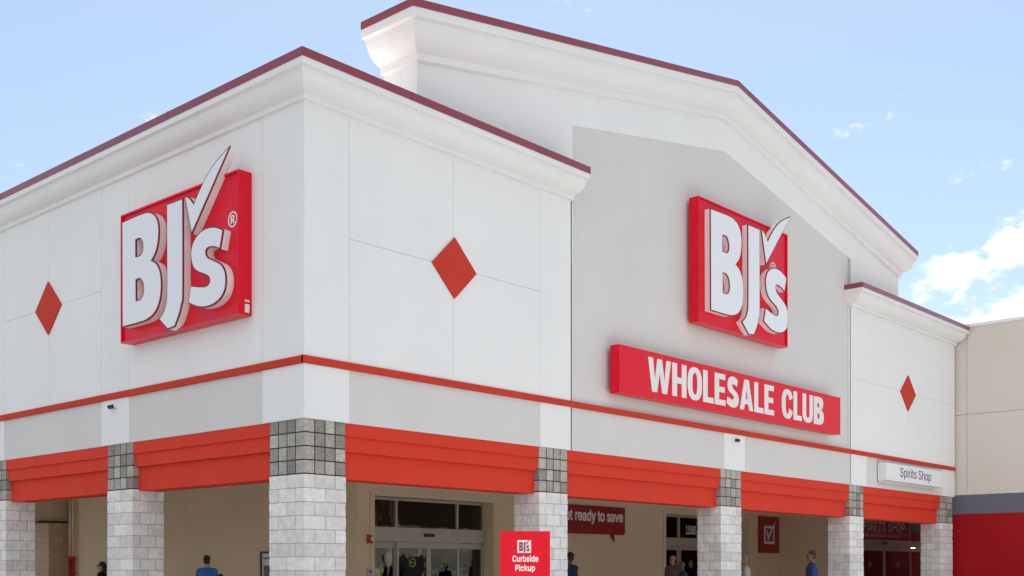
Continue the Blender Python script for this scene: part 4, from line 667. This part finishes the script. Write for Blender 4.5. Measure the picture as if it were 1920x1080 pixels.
mb = MB(); mb.prism([[(-.685, -.635), (.685, -.635), (.685, .635), (-.685, .635)]], .005, .06, fl); mb.build('board', M['boardred'], T)
mb = MB()
q0 = lambda d: [(-.37 + d, -.32 + d), (.34 - d, -.32 + d), (.34 - d, .31 - d), (-.37 + d, .31 - d)]
mb.prism([q0(0), q0(.09)], .0605, .068, fl)
mb.prism([[(-.20, .16), (-.13, .12), (-.09, -.02), (.15, .27), (.47, .50), (.19, .19), (-.10, -.22), (-.13, -.20)]], .0685, .074, fl)
mb.build('tick_symbol', M['plainwhite'], T)
# framed notice on the left arcade wall
T = empty('notice_frame', (WX, 9.75, 1.45), label='black framed glazed notice on brown arcade wall left of the corner pier', cat='notice')
f = lambda u, v, w: (-w, u, v)
rc = lambda d: [(-.5 + d, -.45 + d), (.5 - d, -.45 + d), (.5 - d, .45 - d), (-.5 + d, .45 - d)]
mb = MB(); mb.prism([rc(0), rc(.05)], .004, .05, f); mb.build('frame', M['black'], T)
mb = MB(); mb.prism([rc(.051)], .005, .02, f); mb.build('sheet', M['plainwhite'], T)
mb = MB(); mb.box(-.022, -.0205, -.4, .4, .26, .30); mb.box(-.022, -.0205, -.38, .38, -.35, .1); mb.build('printed_block', mat('grey_print', (.12, .13, .13), .5, var=.5, vscale=14), T)
# fire strobe, call box, pipes, cameras
T = empty('fire_strobe', (6.98, WY, 2.15), label='small red fire alarm strobe on tan wall left of the entrance doors', cat='fire alarm')
MB().box(-.07, .07, -.06, -.003, -.10, .10, .01).build('housing', M['redpaint'], T); MB().box(.0, .055, -.085, -.06, -.03, .05, .008).build('lens', M['face'], T)
T = empty('call_box', (6.98, WY, 1.38), label='small grey call box on tan wall below the red strobe', cat='intercom')
MB().box(-.07, .07, -.05, -.003, -.09, .09, .01).build('housing', M['galv'], T); MB().box(-.03, .03, -.058, -.05, -.0, .05, .004).build('button', M['black'], T)
T = empty('fire_riser', (WX - .12, 19.8, .14), label='thin tan pipes with red lower valves at the left end of the arcade wall', cat='pipe')
mb = MB(); mb.tube([(0, 0, 1.7), (0, 0, 3.85)], .045); mb.tube([(0, -.2, 1.7), (0, -.2, 3.85)], .035); mb.build('pipe', M['interior'], T, True)
mb = MB(); mb.tube([(0, 0, 0), (0, 0, 1.7)], .055); mb.tube([(0, -.2, 0), (0, -.2, 1.7)], .045)
for z in (.7, 1.2, 1.65): mb.ball((0, 0, z), .08); mb.ball((0, -.2, z), .07)
mb.build('valve_pipe', M['redpaint'], T, True)
def seccam(loc, rz, label):
    T = empty('security_camera', loc, rz, label=label, cat='security camera', group='twin security cameras on the facade')
    mb = MB(); mb.box(-.19, .19, -.07, -.001, -.05, .07, .02); mb.build('housing', M['ret'], T)
    for s in (-.085, .085):
        mb = MB(); mb.ball((s, -.07, -.01), (.062, .075, .062)); mb.build('lens_dome', M['black'], T, True)
    T.scale = (.62, .62, .62)
seccam((12.08, 0, 4.36), 0, 'small twin lens security camera on white panel above the third pier')
seccam((0, 5.46, 4.36), R_(-90), 'small twin lens security camera on white panel left of the corner pier')
# curbside pickup sign on a post, facing the photographer
T = empty('curbside_sign', (-.16, -4.46, 0), TH - R_(90) , label='bright red Curbside Pickup sign on a post in front of the second pier', cat='sign')
mb = MB(); mb.tube([(0, .045, .03), (0, .045, 1.86)], .028, 14); mb.build('post', M['galv'], T, True)
mb = MB(); mb.box(-.2, .2, -.15, .25, .004, .035, .006); mb.build('base', M['galv'], T)
H0, H1 = 1.0, 1.91
mb = MB(); mb.box(-.30, .30, -.012, .014, H0, H1, .003)
fr2 = lambda d: [(-.30 + d, H0 + d), (.30 - d, H0 + d), (.30 - d, H1 - d), (-.30 + d, H1 - d)]
mb.prism([fr2(.0), fr2(.048)], .012, .026, fl)
mb.build('panel', M['signred'], T)
zt = 1.91
mb = MB(); pf = lambda u, v, w: (u, -.0125 - w, v)
add_text(mb, 'Curbside', .312, .078, .002, lambda u, v, w: pf(-.152 + u, zt - .368 + v, w), .02, .97)
add_text(mb, 'Pickup', .238, .098, .002, lambda u, v, w: pf(-.118 + u, zt - .498 + v, w), .02, .97)
mb.build('lettering', M['plainwhite'], T)
lx0, lx1, lz0, lz1 = -.092, .072, zt - .260, zt - .108
mb = MB(); mb.prism([[(lx0, lz0), (lx1, lz0), (lx1, lz1), (lx0, lz1)]], 0, .002, pf)
lw, lh = lx1 - lx0, lz1 - lz0
UU = lambda p: (lx0 + (.06 + p[0] * .88) * lw, lz0 + (.05 + p[1] * .88) * lh)
lg = mb.build('logo_plate', M['plainwhite'], T)
mb = MB()
for ls in ([BG['B'], BG['h1'], BG['h2']], [BG['J']], [BG['S']]):
    mb.prism([[UU(p) for p in smooth_loop(l)] for l in ls], .0025, .004, pf)
mb.build('logo_letters', M['maroonink'], lg)
ck = [UU(p) for p in smooth_loop(BG['C'])]
mb = MB(); mb.prism([ck], .0025, .0045, pf); mb.build('check_mark', M['maroonink'], lg)

# ------------------------------------------------------------------ neighbouring wing
T = empty('neighbour_wing', (25.0, 0, 0), label='tan neighbouring wing with slate band and deep red base at the right edge', cat='building')
XN = .05
mb = MB(); 
for a, b in [(.48, -.345), (-.355, -3.6)]:
    for z0, z1 in ((3.745, 6.20), (6.212, 8.88)): mb.box(XN, 20, b, a, z0, z1)
mb.build('upper_wall', M['tan'], T)
MB().box(XN + .003, 20, -3.6, .48, 3.155, 3.745).build('slate_band', M['slate'], T)
MB().box(XN + .006, 20, -3.6, .48, 0, 3.155).build('lower_wall', M['dred'], T)
MB().box(XN - .04, 20.1, -3.65, .45, 8.88, 8.97).build('coping', M['face'], T)

# ------------------------------------------------------------------ across the car park (seen mirrored in the door glass)
def leafcrown(r, n, seed):
    rnd = random.Random(seed); bm = bmesh.new(); cl_ = []
    for _ in range(26):
        a = rnd.uniform(0, 6.28); q = rnd.uniform(.15, 1) ** .6
        cl_.append((Vector((math.cos(a) * q * r, math.sin(a) * q * r, rnd.uniform(-.45, .6) * r)), rnd.uniform(.25, .45) * r))
    for _ in range(n):
        c, s = rnd.choice(cl_); d = Vector((rnd.gauss(0, 1), rnd.gauss(0, 1), rnd.gauss(0, .8))).normalized() * s * rnd.uniform(.5, 1.05); p = c + d
        u = Vector((rnd.gauss(0, 1), rnd.gauss(0, 1), rnd.gauss(0, 1))).normalized(); v = u.orthogonal().normalized(); L = rnd.uniform(.12, .25)
        bm.faces.new([bm.verts.new(p + u * L), bm.verts.new(p + v * L * .5), bm.verts.new(p - u * L), bm.verts.new(p - v * L * .5)])
    return bm
T = empty('far_shops', (36, -62, 0), label='low tan shop row across the car park, mirrored in the door glass', cat='building')
MB().box(-40, 40, -8, 0, 0, 6).build('wall', M['carpaint'], T)
MB().box(-40.3, 40.3, -8.3, .3, 6.0, 6.5).build('parapet', M['white'], T)
for k in range(10): MB().box(-38 + k * 8, -33 + k * 8, .01, .06, .3, 3).build('window', M['dark'], T)
tr0 = None
for x, y, s in ((14, -46, 1), (25, -48, 1.15), (37, -44, .95), (50, -45, 1)):
    T = empty('shade_tree', (x, y, 0), s * 2, label='leafy green shade tree across the car park, mirrored in the door glass', cat='tree', group='trees across the car park'); T.scale = (s, s, s)
    if tr0 is None:
        mb = MB(); mb.tube([(0, 0, 0), (.05, 0, 1.5), (0, .1, 3), (.1, 0, 5)], [.24, .18, .15, .06], 10); tr0 = a = mb.build('trunk', M['bark'], T, True)
        me = bpy.data.meshes.new('crown'); bm = leafcrown(2.6, 4500, 3); bm.to_mesh(me); bm.free(); me.materials.append(M['leaf'])
        cr0 = c = link(bpy.data.objects.new('crown', me), T); c.location.z = 5
    else:
        link(tr0.copy(), T); link(cr0.copy(), T)

# ------------------------------------------------------------------ people
def remesh(mb, vox):
    me = bpy.data.meshes.new('tmp'); mb.bm.to_mesh(me); mb.bm.free()
    o = bpy.data.objects.new('tmp', me); COL.objects.link(o)
    m_ = o.modifiers.new('r', 'REMESH'); m_.mode = 'VOXEL'; m_.voxel_size = vox
    s_ = o.modifiers.new('s', 'SMOOTH'); s_.iterations = 3; s_.factor = .5
    dg = bpy.context.evaluated_depsgraph_get(); dg.update()
    r = bpy.data.meshes.new_from_object(o.evaluated_get(dg)); bpy.data.objects.remove(o)
    for p in r.polygons: p.use_smooth = True
    return r
def limb(mb, pts, rads):
    mb.tube(pts, rads, 14)
    for p, r in zip(pts, rads): mb.ball(p, r, 12, 8)
def person(loc, rz, h, label, skin, shirt, trousers, hair, lean=0, walk=.0, arm=0, hairstyle='short', sleeve='long', group=None, glasses=False):
    T = empty('person', loc, rz, label=label, cat='person', group=group)
    k = h / 1.75       # the person faces local -Y
    hipL, hipR = Vector((-.09, 0, .92)), Vector((.09, 0, .92))
    fL, fR = Vector((-.10, -walk, .08)), Vector((.10, walk, .08 + .04 * (walk > 0)))
    kL, kR = (hipL + fL) / 2 + Vector((0, -.04 - .2 * walk, .02)), (hipR + fR) / 2 + Vector((0, -.04 - .25 * walk, .02))
    top = Vector((0, -lean, 1.43)); nk = Vector((0, -lean * 1.1, 1.50)); hd = Vector((0, -lean * 1.25 - .02, 1.635))
    sh = [Vector((s * .185, -lean, 1.405)) for s in (-1, 1)]
    el = [Vector((-.245, .03 + walk * .4 - lean * .7 - arm * .1, 1.12)), Vector((.245, .03 - walk * .4 - lean * .7 - arm * .1, 1.12))]
    wr = [Vector((-.23 + arm * .08, -.08 + walk * .7 - lean * .6 - arm * .22, .88 + arm * .22)), Vector((.23 - arm * .08, -.08 - walk * .7 - lean * .6 - arm * .22, .88 + arm * .22))]
    def fin(mb, vox, name, mtl):
        for v in mb.bm.verts: v.co = v.co * k
        me = remesh(mb, vox); me.name = name; me.materials.append(mtl)
        return link(bpy.data.objects.new(name, me), T)
    b = MB()
    limb(b, [Vector((0, 0, .95)), Vector((0, -lean * .5, 1.15)), Vector((0, -lean * .9, 1.34))], [.135, .125, .13])
    limb(b, [sh[0], nk - Vector((0, 0, .06)), sh[1]], [.06, .07, .06])
    limb(b, [top - Vector((0, 0, .02)), nk + Vector((0, 0, .06))], [.062, .054])
    # head: skull, jaw, brow, nose, chin, ears, lips
    b.ball(hd + Vector((0, .012, .03)), (.077, .096, .098), 20, 14); b.ball(hd + Vector((0, -.03, -.055)), (.056, .062, .062), 16, 10)
    b.ball(hd + Vector((0, -.075, -.098)), (.026, .02, .018)); b.tube([hd + Vector((0, -.088, .022)), hd + Vector((0, -.114, -.022))], [.011, .017], 8)
    b.ball(hd + Vector((0, -.086, .040)), (.052, .014, .011)); b.ball(hd + Vector((0, -.088, -.058)), (.024, .012, .011))
    for s in (-1, 1): b.ball(hd + Vector((s * .079, .012, -.005)), (.012, .022, .033)); b.ball(hd + Vector((s * .045, -.07, -.02)), (.022, .018, .02))
    for i, s in enumerate((-1, 1)):
        limb(b, [sh[i], el[i], wr[i]], [.05, .042, .028])
        dv = (wr[i] - el[i]).normalized(); pm = wr[i] + dv * .05; sd = Vector((0, 1, 0)) - dv * dv.y; sd.normalize(); inn = Vector((-s, 0, 0))
        limb(b, [wr[i], pm - sd * .018, pm + dv * .045 - sd * .026], [.024, .022, .016]); limb(b, [pm + sd * .016, pm + dv * .045 + sd * .02], [.022, .016])
        for j, (o_, L_) in enumerate(((-.034, .075), (-.012, .085), (.010, .08), (.031, .062))):
            a0_ = pm + dv * .045 + sd * o_; a1_ = a0_ + dv * L_ * .55; a2_ = a1_ + dv * L_ * .35 + inn * .025
            limb(b, [a0_, a1_, a2_], [.0095, .009, .0075])
        limb(b, [pm - sd * .03, pm - sd * .055 + dv * .03, pm - sd * .058 + dv * .06], [.013, .011, .009])
        hp, kn, ft = (hipL, kL, fL) if i == 0 else (hipR, kR, fR)
        limb(b, [hp, kn, ft], [.085, .055, .04]); limb(b, [ft, ft + Vector((0, -.12, -.03))], [.04, .035])
    fin(b, .009, 'body', skin)
    c = MB()
    limb(c, [Vector((0, 0, .90)), Vector((0, -lean * .4, 1.12)), Vector((0, -lean * .85, 1.33))], [.150, .150, .150])
    for s in (-1, 1): limb(c, [Vector((s * .07, 0, .9)), Vector((s * .07, -lean * .4, 1.12)), Vector((s * .085, -lean * .9, 1.33))], [.125, .125, .118])
    limb(c, [sh[0], top - Vector((0, 0, .005)), sh[1]], [.072, .088, .072])
    for i in (0, 1):
        if sleeve == 'long': limb(c, [sh[i], el[i], wr[i] + (el[i] - wr[i]).normalized() * .02], [.068, .058, .042])
        else: limb(c, [sh[i], el[i] + (sh[i] - el[i]) * .15], [.072, .064])
    shirt_o = fin(c, .016, 'shirt' if sleeve == 'short' else 'jacket', shirt)
    t = MB(); limb(t, [Vector((-.07, 0, .93)), Vector((.07, 0, .93))], [.128, .128])
    for hp, kn, ft in ((hipL, kL, fL), (hipR, kR, fR)): limb(t, [hp, kn, ft + Vector((0, 0, .03))], [.105, .078, .062])
    fin(t, .016, 'trousers', trousers)
    for ft in (fL, fR):
        q = MB(); limb(q, [ft + Vector((0, .03, -.03)), ft + Vector((0, -.08, -.035)), ft + Vector((0, -.17, -.045))], [.05, .046, .034]); fin(q, .012, 'shoe', M['black'])
    if hair is not None:
        q = MB()
        if hairstyle == 'long':
            q.ball(hd + Vector((0, .03, .048)), (.093, .105, .10), 18, 12); limb(q, [hd + Vector((0, .075, .02)), hd + Vector((0, .08, -.10)), hd + Vector((0, .085, -.22))], [.08, .075, .055])
        else:
            q.ball(hd + Vector((0, .030, .052)), (.085, .094, .090), 18, 12); q.ball(hd + Vector((0, .07, -.005)), (.07, .045, .06), 14, 10)
            rr_ = random.Random(h)
            for _ in range(26):
                a = rr_.uniform(0, 6.28); e = rr_.uniform(.15, 1.4); q.ball(hd + Vector((.078 * math.cos(a) * math.cos(e), .03 + .085 * math.sin(a) * math.cos(e), .055 + .085 * math.sin(e))), rr_.uniform(.015, .026), 8, 6)
        fin(q, .008, 'hair', hair)
    for s in (-1, 1):
        q = MB(); q.ball((hd + Vector((s * .031, -.088, .018))) * k, .0095 * k); q.build('eye', M['black'], T, True)
    if glasses:
        q = MB()
        for s in (-1, 1): q.box((hd.x + s * .033 - .027) * k, (hd.x + s * .033 + .027) * k, (hd.y - .112) * k, (hd.y - .106) * k, (hd.z - .004) * k, (hd.z + .036) * k); q.box((hd.x + s * .078) * k, (hd.x + s * .082) * k, (hd.y - .11) * k, (hd.y + .02) * k, (hd.z + .02) * k, (hd.z + .028) * k)
        q.build('sunglasses', M['black'], T)
    return T
VL = TH + R_(90)     # heading: local -Y turned towards picture left
G = .144
# facing: rz such that local -Y points along the wanted direction
def face_dir(dx, dy): return math.atan2(dy, dx) + R_(90)
Fw = (math.cos(TH), math.sin(TH)); Rt = (math.sin(TH), -math.cos(TH))
left = face_dir(-Rt[0], -Rt[1]); away = face_dir(*Fw); toward = face_dir(-Fw[0], -Fw[1])
leftaway = face_dir(Fw[0] - Rt[0], Fw[1] - Rt[1]); lefttow = face_dir(-Fw[0] - Rt[0], -Fw[1] - Rt[1]); right_ = face_dir(*Rt)
person((3.63, 12.57, G), left, 1.48, 'dark haired woman in sunglasses walking left beside the second left pier', M['skin1'], M['cloth_black'], M['cloth_denim'], M['hair'], hairstyle='long', walk=.15, glasses=True)
person((3.64, 8.08, G), away, 1.585, 'short haired man in bright blue shirt seen from behind under the left arcade', M['skin1'], M['cloth_blue'], M['cloth_denim'], M['hair'], sleeve='short', walk=.12)
person((4.41, 8.71, G), away, 1.19, 'child with dark hair, only the crown showing, beside the blue shirted man', M['skin1'], M['cloth_teal'], M['cloth_denim'], M['hair'], sleeve='short', walk=.1)
person((9.69, 2.84, G), leftaway, 1.67, 'man in dark navy jacket half hidden behind the pier right of the curbside sign', M['skin2'], M['cloth_navy'], M['cloth_navy'], M['hair'], walk=.1)
person((14.59, 3.37, G), lefttow, 1.665, 'balding man in grey brown shirt in front of the numbered doors, taller of the pair', M['skin3'], M['cloth_greybrown'], M['cloth_khaki'], None, sleeve='short')
person((13.99, 2.56, G), left, 1.50, 'bald man in dark blue shirt leaning forward before the numbered doors', M['skin2'], M['cloth_darkblue'], M['cloth_denim'], None, lean=.10, sleeve='short', arm=.6)
person((16.76, 2.46, G), left, 1.68, 'ruddy man in off white short sleeved shirt just right of the third pier', M['skin3'], M['cloth_offwhite'], M['cloth_khaki'], M['hairgrey'], sleeve='short', lean=.05, walk=.1, arm=.3)
person((14.72, -.51, G), left, 1.735, 'man in blue and black jacket walking left, near the fourth pier', M['skin2'], M['cloth_jacket'], M['cloth_black'], M['hair'], walk=.18)
